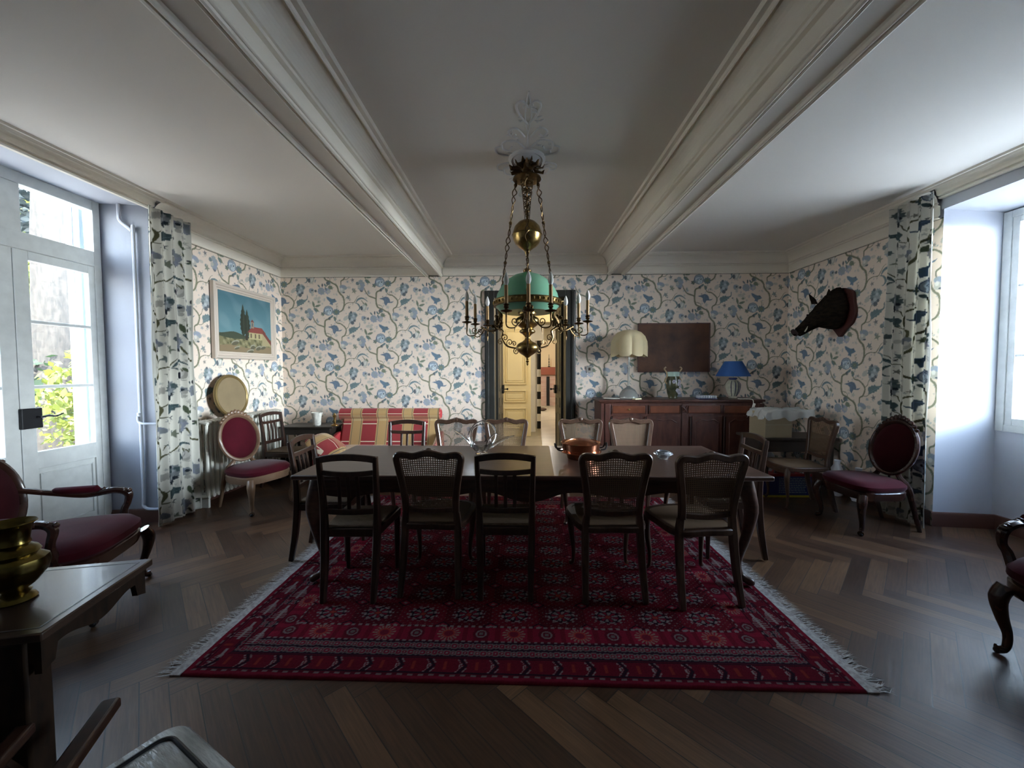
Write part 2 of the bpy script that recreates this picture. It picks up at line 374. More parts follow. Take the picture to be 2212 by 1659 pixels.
    # blue ragged leaf
    poly([(1488,578),(1540,592),(1580,612),(1640,640),(1690,640),(1722,650),(1740,690),(1760,700),(1700,735),(1660,740),(1645,805),(1610,780),(1570,780),(1585,730),(1540,680),(1505,640)], (.13,.19,.25)); star(1700,655,30,dk,5); star(1660,700,40,teal,6)
    # sprigs
    for x, y, r, c in ((730,148,42,(.16,.16,.15)),(595,220,26,pale),(870,1160,66,green),(840,1110,34,teal),(712,1320,62,teal),(750,1385,24,dk),(700,922,36,grey),(832,880,50,dk),(830,930,30,pale),(408,1240,34,pale),(482,475,34,(.2,.2,.18)),(1250,1215,44,grey),(1230,1180,30,green),(1180,1340,34,pale),(230,960,50,teal),(285,1075,50,green),(380,860,52,pale),(1030,700,30,dk),(1060,740,26,pale),(1380,760,34,pale),(1390,1030,50,green),(1700,1130-715*0,44,green),(260,590,20,dk),(1770,770,20,grey)): star(x, y, r*1.2, c, 5, .85, x*.013)
    return I
def sample_print(I, u, v):
    """u right, v down, metres"""
    x = u/U; y = v/U; n = np.floor(x/TW); x = x-n*TW; y = (y-n*TH/2) % TH
    ny, nx = I.shape[:2]; return I[np.minimum((y/TH*ny).astype(int), ny-1), np.minimum((x/TW*nx).astype(int), nx-1)]
PAPER = np.clip(make_print((.66, .56, .475))*1.22, 0, .84)
FABRIC = make_print((.74, .72, .62))*np.array([.92, .92, .92])
FABRIC = np.clip((FABRIC-.15)*1.12+.07, .02, 1); FABRIC = .65*FABRIC+.35*FABRIC.mean(2, keepdims=True)
PAPERM = attr_mat('floral_wallpaper', .7, spec=.15)
CURTM = attr_mat('floral_curtain_cotton', .85, bump=.05, spec=.1, trans_mix=.25)

# ================================================================= ROOM SHELL
XL, XR, YB, YF, ZC = -3.48, 3.77, 5.6, -1.9, 3.05
XDL, XWR = -3.92, 4.25          # planes of the left door and the right window
DY0, DY1, DZ = 2.27, 3.60, 2.985   # left recess
WY0, WY1, WZ = 2.10, 3.60, 2.86    # right recess
DX0, DX1, DHZ = -.52, .78, 2.57    # doorway in the back wall
def herring():
    m = mat('herringbone_oak_parquet', rough=.3, spec=.5); n = m.node_tree.nodes; l = m.node_tree.links; b = n['Principled BSDF']
    def mth(op, a, c=None, d=None):
        q = n.new('ShaderNodeMath'); q.operation = op
        for i, v in enumerate((a, c, d)):
            if v is None: continue
            if isinstance(v, (int, float)): q.inputs[i].default_value = v
            else: l.new(v, q.inputs[i])
        return q.outputs[0]
    tc = n.new('ShaderNodeTexCoord'); mp = n.new('ShaderNodeMapping'); mp.vector_type = 'POINT'
    mp.inputs['Rotation'].default_value = (0, 0, PI/4); mp.inputs['Location'].default_value = (50.0, 50.03, 0)
    l.new(tc.outputs['Object'], mp.inputs[0]); sp = n.new('ShaderNodeSeparateXYZ'); l.new(mp.outputs[0], sp.inputs[0])
    w, N = .098, 6
    px, py = mth('DIVIDE', sp.outputs[0], w), mth('DIVIDE', sp.outputs[1], w)
    i, j = mth('FLOOR', px), mth('FLOOR', py); fx, fy = mth('SUBTRACT', px, i), mth('SUBTRACT', py, j)
    k = mth('FLOORED_MODULO', mth('SUBTRACT', i, j), 2*N)
    hz = mth('LESS_THAN', k, N-.5)
    # horizontal plank: id (i-k, j), along = k+fx ; vertical: kk=k-N -> id (i, j+kk), along = (N-1-kk)... measured down
    kk = mth('SUBTRACT', k, N)
    def mix(a, c): return mth('ADD', mth('MULTIPLY', a, hz), mth('MULTIPLY', c, mth('SUBTRACT', 1, hz)))
    ida = mth('ROUND', mix(mth('SUBTRACT', i, k), i)); idb = mth('ROUND', mix(j, mth('ADD', j, kk)))
    along = mix(mth('ADD', k, fx), mth('ADD', mth('SUBTRACT', N-1, kk), fy)); across = mix(fy, fx)
    cid = n.new('ShaderNodeCombineXYZ'); l.new(ida, cid.inputs[0]); l.new(idb, cid.inputs[1]); l.new(mth('MULTIPLY', hz, 7), cid.inputs[2])
    wn = n.new('ShaderNodeTexWhiteNoise'); l.new(cid.outputs[0], wn.inputs[0])
    e = mth('MINIMUM', mth('MINIMUM', across, mth('SUBTRACT', 1, across)), mth('MINIMUM', along, mth('SUBTRACT', N, along)))
    seam = mth('LESS_THAN', e, .022)
    ramp = n.new('ShaderNodeValToRGB'); l.new(wn.outputs['Value'], ramp.inputs[0])
    els = ramp.color_ramp.elements; els[0].color = (.042, .020, .011, 1); els[1].color = (.125, .066, .032, 1)
    e2 = els.new(.5); e2.color = (.070, .034, .018, 1)
    gv = n.new('ShaderNodeCombineXYZ'); l.new(mth('MULTIPLY', along, .35), gv.inputs[0]); l.new(mth('MULTIPLY', across, 6), gv.inputs[1]); l.new(mth('MULTIPLY', wn.outputs['Value'], 60), gv.inputs[2])
    gn = n.new('ShaderNodeTexNoise'); gn.inputs['Scale'].default_value = 1.6; gn.inputs['Detail'].default_value = 5; l.new(gv.outputs[0], gn.inputs[0])
    mx = n.new('ShaderNodeMix'); mx.data_type = 'RGBA'; mx.blend_type = 'MULTIPLY'; mx.inputs[0].default_value = 1
    gr = n.new('ShaderNodeValToRGB'); gr.color_ramp.elements[0].position = .3; gr.color_ramp.elements[0].color = (.62, .6, .58, 1); gr.color_ramp.elements[1].position = .7; gr.color_ramp.elements[1].color = (1.15, 1.1, 1.05, 1)
    l.new(gn.outputs[0], gr.inputs[0]); l.new(ramp.outputs[0], mx.inputs[6]); l.new(gr.outputs[0], mx.inputs[7])
    mx2 = n.new('ShaderNodeMix'); mx2.data_type = 'RGBA'; l.new(seam, mx2.inputs[0]); l.new(mx.outputs[2], mx2.inputs[6]); mx2.inputs[7].default_value = (.015, .009, .006, 1)
    l.new(mx2.outputs[2], b.inputs['Base Color'])
    wr = n.new('ShaderNodeTexNoise'); wr.inputs['Scale'].default_value = 2.2; wr.inputs['Detail'].default_value = 5; l.new(tc.outputs['Object'], wr.inputs[0])
    rr = n.new('ShaderNodeMapRange'); l.new(wr.outputs[0], rr.inputs[0]); rr.inputs[1].default_value = .3; rr.inputs[2].default_value = .7; rr.inputs[3].default_value = .30; rr.inputs[4].default_value = .42
    l.new(mth('ADD', rr.outputs[0], mth('MULTIPLY', wn.outputs['Value'], .05)), b.inputs['Roughness'])
    bm = n.new('ShaderNodeBump'); bm.inputs['Strength'].default_value = .5; bm.inputs['Distance'].default_value = .003
    tilt = mth('MULTIPLY', mth('SUBTRACT', wn.outputs['Value'], .5), mth('MULTIPLY', across, .5))
    l.new(mth('ADD', mth('MULTIPLY', seam, -1), mth('ADD', tilt, mth('MULTIPLY', gn.outputs[0], .3))), bm.inputs['Height']); l.new(bm.outputs[0], b.inputs['Normal'])
    return m
FLOORM = herring()
mb = MB().box((XDL-.02, YF-.1, -.06), (XWR+.05, YB+.02, 0)); struct('floor', mb, FLOORM, smooth=False)
mb = MB().box((XL-.6, YF-.1, ZC), (XR+.7, YB+.1, ZC+.12)); struct('ceiling', mb, PLASTER, smooth=False)

# wallpapered walls as printed sheets with solid masonry behind
def paper_sheet(name, a, b, z0, z1, u0, hole=None, step=.0065, flip=False, out=(0, 0)):
    L = math.hypot(b[0]-a[0], b[1]-a[1]); nx, nz = int(L/step)+1, int((z1-z0)/step)+1
    s, z = np.meshgrid(np.linspace(0, L, nx), np.linspace(z0, z1, nz))
    Cc = sample_print(PAPER, s+u0, 2.305-z+225*U)
    Cc = np.where((z > z1-.010)[..., None], (.06, .075, .05), Cc)
    P = np.stack([a[0]+(b[0]-a[0])*s/L, a[1]+(b[1]-a[1])*s/L, z], -1)
    if hole is not None:
        x0, x1, zz = hole; inside = (P[..., 0] > x0) & (P[..., 0] < x1) & (P[..., 2] < zz); P[inside] = np.nan
    return tag(grid_obj(name, P, Cc, PAPERM, flip), kind='structure')
ZP = 2.79
wb = paper_sheet('wall_back', (XL, YB), (XR, YB), 0, ZP, XL+2.79+190*U, hole=(DX0, DX1, DHZ))
wl = paper_sheet('wall_left', (XL, DY1), (XL, YB), 0, ZP, -(YB-DY1)+.30, flip=False)
wr = paper_sheet('wall_right', (XR, YB), (XR, WY1), 0, ZP, .62)
def child_solid(name, mb, m, parent): return mb.build(name, m, parent, smooth=False)
T = .012
mb = MB()
for x0, x1, z0, z1 in ((XL-.4, DX0-.02, -.05, ZC), (DX1+.02, XR+.4, -.05, ZC), (DX0-.02, DX1+.02, DHZ+.02, ZC)): mb.box((x0, YB+T, z0), (x1, YB+.42, z1))
child_solid('masonry', mb, PLASTER, wb)
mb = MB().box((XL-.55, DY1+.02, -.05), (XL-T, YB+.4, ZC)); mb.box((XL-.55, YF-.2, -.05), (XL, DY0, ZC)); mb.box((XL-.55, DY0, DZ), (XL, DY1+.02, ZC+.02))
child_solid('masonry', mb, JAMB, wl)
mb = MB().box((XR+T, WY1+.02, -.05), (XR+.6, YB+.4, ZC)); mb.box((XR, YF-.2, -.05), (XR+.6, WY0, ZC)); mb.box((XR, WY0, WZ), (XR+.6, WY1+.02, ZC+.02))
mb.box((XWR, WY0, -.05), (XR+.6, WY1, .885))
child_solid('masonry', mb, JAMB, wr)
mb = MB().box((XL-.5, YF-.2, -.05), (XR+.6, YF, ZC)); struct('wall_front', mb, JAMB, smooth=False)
# splayed reveals
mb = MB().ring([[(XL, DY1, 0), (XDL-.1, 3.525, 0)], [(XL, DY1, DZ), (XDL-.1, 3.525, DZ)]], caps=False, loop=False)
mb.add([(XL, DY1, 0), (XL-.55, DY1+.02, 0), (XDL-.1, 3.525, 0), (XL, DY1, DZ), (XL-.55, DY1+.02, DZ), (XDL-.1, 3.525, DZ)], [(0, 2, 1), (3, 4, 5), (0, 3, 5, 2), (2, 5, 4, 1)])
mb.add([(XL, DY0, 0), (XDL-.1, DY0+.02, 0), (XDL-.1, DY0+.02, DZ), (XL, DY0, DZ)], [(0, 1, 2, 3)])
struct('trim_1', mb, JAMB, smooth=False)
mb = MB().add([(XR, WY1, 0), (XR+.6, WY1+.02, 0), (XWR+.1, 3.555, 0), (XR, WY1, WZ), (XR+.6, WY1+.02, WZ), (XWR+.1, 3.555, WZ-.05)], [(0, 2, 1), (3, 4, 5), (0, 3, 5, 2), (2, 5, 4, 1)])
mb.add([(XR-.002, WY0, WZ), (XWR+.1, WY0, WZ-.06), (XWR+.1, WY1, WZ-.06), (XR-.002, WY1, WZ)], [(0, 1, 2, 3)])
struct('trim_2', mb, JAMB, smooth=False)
# baseboards
BBP = [(0, 0), (.018, 0), (.018, .105), (.010, .125), (0, .13)]
mb = MB(); mb.sweep(BBP, (XL, YB), (DX0-.12, YB), (0, -1)); mb.sweep(BBP, (DX1+.12, YB), (XR, YB), (0, -1)); struct('baseboard_back', mb, BASEB)
mb = MB(); mb.sweep(BBP, (XL, DY1), (XL, YB), (1, 0)); mb.sweep(BBP, (XDL, 3.535), (XL+.018, DY1), (.19, -.98)); mb.sweep(BBP, (XL, YF), (XL, DY0), (1, 0)); struct('baseboard_left', mb, BASEB)
mb = MB(); mb.sweep(BBP, (XR, YB), (XR, WY1), (-1, 0)); mb.sweep(BBP, (XR-.018, WY1), (XWR, 3.535), (-.15, -.99)); mb.sweep(BBP, (XWR, 3.53), (XWR, WY0), (-1, 0)); mb.sweep(BBP, (XR, WY0), (XR, YF), (-1, 0)); struct('baseboard_right', mb, BASEB)

# cornice (coved, with beads) and the two beams
def arc(c, r, a0, a1, n=6): return [(c[0]+r*math.cos(math.radians(a0+(a1-a0)*i/n)), c[1]+r*math.sin(math.radians(a0+(a1-a0)*i/n))) for i in range(n+1)]
CORN = [(0, 2.785), (.014, 2.785)] + arc((.014, 2.797), .012, -90, 90, 5) + [(.012, 2.812), (.012, 2.895), (.03, 2.897), (.034, 2.908), (.026, 2.918), (.040, 2.925)] + \
       arc((.135, 2.925), .095, 180, 100, 8) + [(.125, 3.022)] + arc((.140, 3.022), .012, 180, -60, 6)[1:] + [(.150, 3.034), (.165, 3.034), (.172, 3.05)]
CORN_TOP = [(0, 2.955), (.03, 2.955), (.04, 2.965), (.03, 2.978), (.05, 2.985)] + arc((.13, 2.985), .08, 180, 110, 5) + [(.115, 3.022)] + arc((.130, 3.022), .012, 180, -60, 6)[1:] + [(.150, 3.034), (.165, 3.034), (.172, 3.05)]
BX = ((-1.25, .118), (1.357, .118))
mb = MB()
xs = [XL, BX[0][0]-.118, BX[0][0]+.118, BX[1][0]-.118, BX[1][0]+.118, XR]
mb.sweep(CORN, (xs[0], YB), (xs[1], YB), (0, -1), (1, 1)); mb.sweep(CORN, (xs[2], YB), (xs[3], YB), (0, -1), (1, 1)); mb.sweep(CORN, (xs[4], YB), (xs[5], YB), (0, -1), (1, 1))
struct('trim_3', mb, TRIM, smooth=False)
mb = MB(); mb.sweep(CORN, (XL, 3.62), (XL, YB), (1, 0), (0, 1)); mb.sweep(CORN_TOP, (XL, YF), (XL, 3.62), (1, 0)); struct('trim_4', mb, TRIM, smooth=False)
mb = MB(); mb.sweep(CORN, (XR, YB), (XR, 3.62), (-1, 0), (1, 0)); mb.sweep(CORN_TOP, (XR, 3.62), (XR, YF), (-1, 0)); struct('trim_5', mb, TRIM, smooth=False)
for k, (bx, hw) in enumerate(BX):
    side = [(0, 2.785)] + arc((.002, 2.800), .013, -100, 95, 7) + [(.000, 2.816), (.000, 2.894), (.024, 2.897), (.030, 2.909), (.018, 2.919), (.014, 2.922), (.030, 2.927)] + \
           arc((.125, 2.927), .095, 180, 105, 7) + [(.112, 3.022)] + arc((.128, 3.022), .012, 180, -60, 6)[1:] + [(.145, 3.036), (.172, 3.036), (.185, 3.05)]
    SO = [(.003, 2.775), (.012, 2.771), (.020, 2.776), (.022, 2.792), (.027, 2.792), (.029, 2.778), (.036, 2.775), (.043, 2.780), (.048, 2.792), (.056, 2.800)]
    prof = [(bx-hw-d, z) for d, z in side[::-1]] + [(bx-hw+q, z) for q, z in SO] + [(bx+hw-q, z) for q, z in SO[::-1]] + [(bx+hw+d, z) for d, z in side]
    mb = MB().ring([[(x, y, z) for x, z in prof] for y in (YF, YB)], caps=False, loop=False)
    struct('trim_%d' % (6+k), mb, TRIM, smooth=False)

# ceiling rosette of plaster leaves and scrolls
mb = MB(); RX, RY = .05, 3.02
def scroll(mb, pts, r, z=ZC): mb.tube(cr([(RX+p[0], RY+p[1], z) for p in pts], 5), r, 6)
mb.lathe([(.14, 0), (.14, -.012), (.12, -.02), (.105, -.012), (.08, -.03), (.02, -.035)], (RX, RY, ZC), 28)
for sx in (-1, 1):
    for sy, L in ((-1, 1), (1, 1)):
        scroll(mb, [(sx*.02, sy*.15), (sx*.09, sy*.24), (sx*.17, sy*.22), (sx*.18, sy*.14), (sx*.13, sy*.12), (sx*.11, sy*.17)], .008)
        scroll(mb, [(sx*.02, sy*.28), (sx*.08, sy*.38), (sx*.13, sy*.34), (sx*.11, sy*.29), (sx*.08, sy*.31)], .008)
        scroll(mb, [(0, sy*.42), (sx*.05, sy*.50), (sx*.075, sy*.60), (sx*.04, sy*.64), (sx*.0, sy*.58)], .008)
        scroll(mb, [(sx*.01, sy*.14), (0, sy*.3), (sx*.02, sy*.5), (0, sy*.72)], .005)
        scroll(mb, [(sx*.14, sy*.05), (sx*.22, sy*.08), (sx*.23, sy*.15), (sx*.19, sy*.17)], .008)
    for q in range(46):
        sy = random.choice((-1, 1)); t = random.random(); w = .235*(1-t)**.8*min(1, .5+t*3)
        x, y = sx*w*random.uniform(.35, 1), sy*(t*.62+.02); a = random.uniform(0, 6.28)
        p = Vector((RX+x, RY+y, ZC)); d = Vector((math.cos(a), math.sin(a), 0))*random.uniform(.012, .026)
        mb.tube([p-d, p-d*.3, p+d*.4, p+d], [.001, .007, .006, .001], 6)
rosette = struct('trim_8', mb, mat('plaster_rosette', (.74, .73, .70), .6))

# ---------------------------------------------------------------- left french door with transom
def frame_rect(mb, X, y0, y1, z0, z1, w, d, wt=None, wb=None, w0=None, w1=None):
    """rectangular frame in the plane x=X (thickness d, towards room)"""
    wt = wt or w; wb = wb or w; w0 = w0 or w; w1 = w1 or w
    mb.box((X, y0, z0), (X+d, y0+w0, z1)); mb.box((X, y1-w1, z0), (X+d, y1, z1))
    mb.box((X, y0+w0, z0), (X+d, y1-w1, z0+wb)); mb.box((X, y0+w0, z1-wt), (X+d, y1-w1, z1))
d1 = empty('door_1'); tag(d1, kind='structure')
mb = MB(); frame_rect(mb, XDL-.04, DY0, 3.535, 0, DZ, .06, .09, wb=.03, wt=.09); mb.box((XDL-.037, DY0+.01, 2.395), (XDL+.047, 3.5, 2.53)); mb.box((XDL-.034, 2.80, 2.5), (XDL+.04, 2.97, DZ-.01))
mb.build('door_frame', WPAINT, d1, smooth=False, bevel=.004)
for q, (y0, y1) in enumerate(((2.905, 3.475), (2.33, 2.90))):
    mb = MB(); frame_rect(mb, XDL, y0, y1, .03, 2.39, .085 if q else .05, .045, wt=.07, wb=.10, w0=.095 if q == 0 else .05, w1=.05 if q == 0 else .095)
    mb.box((XDL+.002, y0+.05, .66), (XDL+.0425, y1-.04, .80)); mb.box((XDL+.008, y0+.05, .12), (XDL+.03, y1-.05, .68))
    fr_ = MB(); a, b = y0+.11, y1-.07
    for z in (1.32, 1.84): mb.box((XDL+.008, y0+.06, z-.013), (XDL+.04, y1-.04, z+.013))
    leafo = mb.build('door_leaf', WPAINT, d1, smooth=False, bevel=.004)
    m2 = MB(); frame_rect(m2, XDL+.03, a, b, .17, .62, .012, .012); m2.build('panel_moulding', WPAINT, leafo, smooth=False, bevel=.003)
    MB().box((XDL+.018, y0+.05, .79), (XDL+.022, y1-.04, 2.33)).build('glass_pane', PANE, leafo, smooth=False)
MB().box((XDL+.0, DY0+.05, 2.52), (XDL+.004, 2.81, DZ-.08)).build('glass_pane', PANE, d1, smooth=False)
MB().box((XDL+.0, 2.96, 2.52), (XDL+.004, 3.48, DZ-.08)).build('glass_pane', PANE, d1, smooth=False)
mb = MB(); mb.box((XDL+.045, 2.89, .995), (XDL+.075, 3.02, 1.155)); lock = mb.build('lock_case', IRON, d1, smooth=False, bevel=.004)
tag(lock, 'black iron rim lock case')
mb = MB().tube(cr([(XDL+.07, 2.985, 1.085), (XDL+.12, 2.985, 1.085), (XDL+.125, 3.02, 1.09), (XDL+.125, 3.07, 1.082), (XDL+.125, 3.12, 1.10)], 4), lerp_list([.008, .008, .008, .007, .005], 17), 8)
mb.build('lever_handle', IRON, lock)
# white pipes on the reveal
mb = MB().tube(cr([(-3.70, 3.545, DZ), (-3.70, 3.545, 2.88), (-3.685, 3.548, 2.82), (-3.60, 3.56, 2.74), (-3.585, 3.56, 2.66), (-3.585, 3.56, 1.2), (-3.585, 3.56, .30), (-3.58, 3.555, .16), (-3.50, 3.565, .13), (-3.43, 3.60, .13)], 5), .014, 8)
mb.tube(cr([(-3.585, 3.535, 1.02), (-3.58, 3.535, .97), (-3.53, 3.54, .95), (-3.40, 3.60, .945)], 5), .011, 8)
mb.lathe([(.018, -.012), (.018, .012)], (-3.585, 3.55, 1.04), 10)
tag(mb.build('heating_pipe', JAMB), 'thin white heating pipe bent down the door reveal beside the left curtain', 'pipe')

# ---------------------------------------------------------------- right window
w1 = empty('window_1'); tag(w1, kind='structure')
mb = MB(); frame_rect(mb, XWR-.01, WY0, 3.56, .885, 2.80, .06, .09); mb.build('window_frame', WPAINT, w1, smooth=False, bevel=.004)
for y0, y1 in ((2.85, 3.505), (2.16, 2.84)):
    mb = MB(); frame_rect(mb, XWR+.0, y0, y1, .935, 2.745, .055, .045, wb=.07)
    for z in (1.55, 2.15): mb.box((XWR+.01, y0+.05, z-.011), (XWR+.035, y1-.05, z+.011))
    sash = mb.build('window_sash', WPAINT, w1, smooth=False, bevel=.004)
    MB().box((XWR+.02, y0+.05, .99), (XWR+.024, y1-.05, 2.70)).build('glass_pane', PANE, sash, smooth=False)

# ---------------------------------------------------------------- doorway, hall beyond
HALL = mat('hall_wall_paint', (.80, .70, .50), .7); HALLW = mat('hall_white_paint', (.78, .78, .80), .7)
d2 = empty('door_2'); tag(d2, kind='structure')
mb = MB()
for x0, x1 in ((DX0, DX0+.14), (DX1-.14, DX1)): mb.box((x0, YB-.035, 0), (x1, YB+.30, DHZ)); 
mb.box((DX0+.14, YB-.033, DHZ-.10), (DX1-.14, YB+.298, DHZ-.002))
for x in (DX0+.02, DX1-.06): mb.box((x, YB-.05, 0), (x+.04, YB-.034, DHZ-.02))
mb.build('door_casing', DKDOOR, d2, smooth=False, bevel=.006)
def leaf(px, py, ang, name, mirror=1, w=.58, lockz=1.12):
    """door leaf hinged at px,py; local +x along the leaf"""
    o = MB(); o.box((0, -.02, .01), (mirror*w, .02, 2.47) if mirror > 0 else (0, .02, 2.47)) if mirror > 0 else o.box((-w, -.02, .01), (0, .02, 2.47))
    for z0, z1 in ((.15, .75), (.85, 1.0), (1.1, 2.35)):
        for s in (-1, 1):
            for a, b, c, d in ((.09, .11, z0, z1), (w-.11, w-.09, z0, z1), (.09, w-.09, z0, z0+.02), (.09, w-.09, z1-.02, z1)):
                x0, x1 = (a, b) if mirror > 0 else (-b, -a)
                o.box((x0, s*.021-.005, c), (x1, s*.021+.005, d))
    L = o.build(name, DKDOOR, d2, smooth=False, bevel=.003); L.location = (px, py, 0); L.rotation_euler = (0, 0, ang)
    x = mirror*(w-.05)
    q = MB().box((x-.055*1, -.045, lockz-.07), (x+.055, .045, lockz+.07)); q.tube([(x, -.10, lockz), (x, .10, lockz)], .009, 8); q.ellipsoid((x, -.10, lockz), (.02, .015, .02), 10, 6)
    q.build('lock_case', IRON, L, smooth=False, bevel=.003); return L
leaf(DX0+.15, YB+.34, math.radians(84), 'door_leaf', 1, w=.50); leaf(DX1-.15, YB+.34, -math.radians(85), 'door_leaf', -1, w=.50)
# hall shell
mb = MB(); mb.box((-2.0, YB+.43, -.05), (2.2, 16.1, 0.0)); mb.box((DX0-.02, YB+.02, -.05), (DX1+.02, YB+.43, 0.0)); hf = struct('floor', mb, mat('pale_hall_tiles', (.45, .42, .35), .35, var=.25, vscale=3), smooth=False)
mb = MB(); mb.box((-2.1, YB+.42, 2.75), (2.3, 16.1, 2.85)); struct('ceiling', mb, HALL, smooth=False)
mb = MB(); mb.box((2.0, YB+.42, -.05), (2.15, 16.1, 2.8)); mb.box((-2.1, 8.0, -.05), (-2.0, 16.1, 2.8)); mb.box((-2.1, YB+.42, -.05), (-2.0, 6.85, 2.8)); mb.box((-2.1, 7.2, -.05), (-2.0, 8.0, 2.8)); mb.box((-2.1, 6.85, -.05), (-2.0, 7.2, 1.3)); mb.box((-2.1, 6.85, 2.5), (-2.0, 7.2, 2.8)); mb.box((-2.1, 16.0, -.05), (2.15, 16.15, 2.8))  # unseen window gap in the left side added to let sky light in
struct('wall_hall', mb, HALL, smooth=False)
# cream partition with a panelled double door
mb = MB(); mb.box((-2.0, 8.3, 0), (-.55, 8.42, 2.8)); mb.box((1.0, 8.3, 0), (2.0, 8.42, 2.8)); mb.box((-.55, 8.3, 2.45), (1.0, 8.42, 2.8)); struct('wall_partition', mb, CREAM, smooth=False)
d3 = empty('door_3'); tag(d3, kind='structure')
def cream_leaf(x0, x1, y, name, ang=0):
    w = x1-x0; o = MB(); o.box((0, -.02, .01), (w, .02, 2.44))
    for z0, z1 in ((.18, .62), (.74, 1.0), (1.12, 2.3)):
        for k, t in ((0, .028), (.040, .014)):
            for a, b, c, d in ((.1+k, .12+k, z0+k, z1-k), (w-.12-k, w-.1-k, z0+k, z1-k), (.1+k, w-.1-k, z0+k, z0+k+.02), (.1+k, w-.1-k, z1-k-.02, z1-k)): o.box((a, -.02-t, c), (b, -.02, d))
        o.box((.18, -.03, z0+.08), (w-.18, -.02, z1-.08))
    L = o.build(name, CREAM, d3, smooth=False, bevel=.004); L.location = (x0, y, 0); L.rotation_euler = (0, 0, ang); return L
cream_leaf(-.47, .21, 8.28, 'door_leaf')
L = cream_leaf(.95, 1.63, 8.28, 'door_leaf', math.radians(93)); L.location = (.80, 7.60, 0)
MB().box((.62, -.06, 1.0), (.68, -.02, 1.14)).build('lock_case', IRON, L, smooth=False)
# corridor beyond
mb = MB(); mb.box((-1.2, 8.9, 0), (.33, 9.02, 2.8)); mb.box((.33, 8.9, 2.1), (1.2, 9.0, 2.8)); struct('wall_corridor', mb, HALLW, smooth=False)
mb = MB(); mb.box((.34, 9.6, 0), (.44, 11.4, 2.8)); struct('wall_passage', mb, HALLW, smooth=False)
mb = MB()
for i in range(9): mb.cur = i % 2; mb.box((.39, 9.40, .18*i), (.48, 9.48, .18*i+.18))
mb.cur = 0; mb.box((.39, 9.40, 1.62), (.48, 9.48, 2.3))
tag(mb.build('striped_post', [IRON, HALLW], smooth=False), 'black and white banded post seen far down the hall', 'post')
# far room: brick hearth, mantel, candlestick
hb = empty('fireplace', (1.0, 15.3, 0), 0, 'distant brick fireplace with red-brown mantel at the end of the hall', 'fireplace')
BR = mat('pinkish_brick', (.42, .26, .22), .8, col2=(.50, .40, .36), vscale=2, vstretch=(1, 1, 12))
MB().box((-.55, 0, 0), (.55, .5, 1.25)).build('hearth_wall', BR, hb, smooth=False)
MB().box((-.6, -.12, 1.22), (.6, .5, 1.52)).build('mantel_beam', mat('red_brown_beam', (.22, .055, .028), .5), hb, smooth=False, bevel=.01)
MB().box((.0, -.06, 0), (.12, .02, 1.15)).build('firebox', IRON, hb, smooth=False)
tag(MB().lathe([(.05, 0), (.05, .02), (.012, .04), (.02, .1), (.010, .14), (.022, .2), (.01, .25), (.02, .31), (.008, .36), (.006, .5)], (1.1, 15.3, 1.52), 12).build('candlestick', IRON), 'small dark candlestick standing on the distant fireplace mantel', 'candlestick')
tag(MB().ellipsoid((.72, 13.4, .06), (.17, .12, .055), 14, 8).build('floor_cushion', mat('brown_mat', (.07, .045, .035), .9)), 'small brown mat lying on the far hall floor', 'mat')
tag(light('POINT', 'hall_fill', (.6, 12.5, 2.5), (0, 0, 0), 12, (1, .95, .9)), None)  # this and the next are unseen fill lights added to brighten the hall
light('POINT', 'hall_fill', (.9, 7.0, 2.45), (0, 0, 0), 4, (1, .88, .66))

# wall socket by the doorway
mb = MB().box((.94, YB-.012, 1.395), (1.02, YB-.001, 1.495)); so = mb.build('wall_socket', mat('ivory_plate', (.35, .33, .30), .4), smooth=False, bevel=.003)
tag(so, 'small ivory light switch on the wallpaper right of the dark doorway', 'light switch')
MB().box((.965, YB-.02, 1.425), (.995, YB-.011, 1.465)).build('rocker', mat('brown_rocker', (.06, .04, .03), .3), so, smooth=False)

# ================================================================= OUTSIDE
GR = mat('leafy_gravel', (.42, .40, .38), .95, col2=(.16, .12, .10), vscale=9, bump=.6, bscale=30)
tag(MB().box((-40, -25, -.22), (XL-.56, 40, -.12)).build('garden_ground', GR, smooth=False), kind='structure')
tag(MB().box((XR+.61, -25, -.22), (40, 40, -.12)).build('courtyard_ground', mat('pale_paving', (.34, .35, .37), .9), smooth=False), kind='structure')
def leaves(mb, c, r, n, size):
    for i in range(n):
        d = Vector((random.gauss(0, 1), random.gauss(0, 1), random.gauss(0, 1))).normalized()*(random.random()**.45)
        p = Vector(c)+Vector((d.x*r[0], d.y*r[1], d.z*r[2]))
        a = Vector((random.gauss(0, 1), random.gauss(0, 1), random.gauss(0, 1))).normalized(); b = a.orthogonal().normalized()
        s = size*random.uniform(.6, 1.3); a *= s; b *= s*.5
        mb.add([p-a, p-b, p+a, p+b], [(0, 1, 2, 3)])
def leafmat(name, c, c2):
    m = mat(name, c, .6, col2=c2, vscale=3); n = m.node_tree.nodes; l = m.node_tree.links
    tr = n.new('ShaderNodeBsdfTranslucent'); tr.inputs[0].default_value = (*[min(1, q*1.3) for q in c], 1); mx = n.new('ShaderNodeMixShader'); mx.inputs[0].default_value = .35
    l.new(n['Principled BSDF'].outputs[0], mx.inputs[1]); l.new(tr.outputs[0], mx.inputs[2]); l.new(mx.outputs[0], n['Material Output'].inputs[0]); return m
LM1 = leafmat('yellow_green_leaves', (.13, .145, .022), (.06, .085, .018)); LM2 = leafmat('dark_green_leaves', (.022, .048, .018), (.012, .024, .012)); LM3 = leafmat('pine_needles', (.014, .020, .019), (.008, .012, .013))
BARK = mat('rough_bark', (.030, .025, .021), .9, col2=(.012, .011, .010), vscale=20, vstretch=(1, 1, .3), bump=.9, bscale=20)
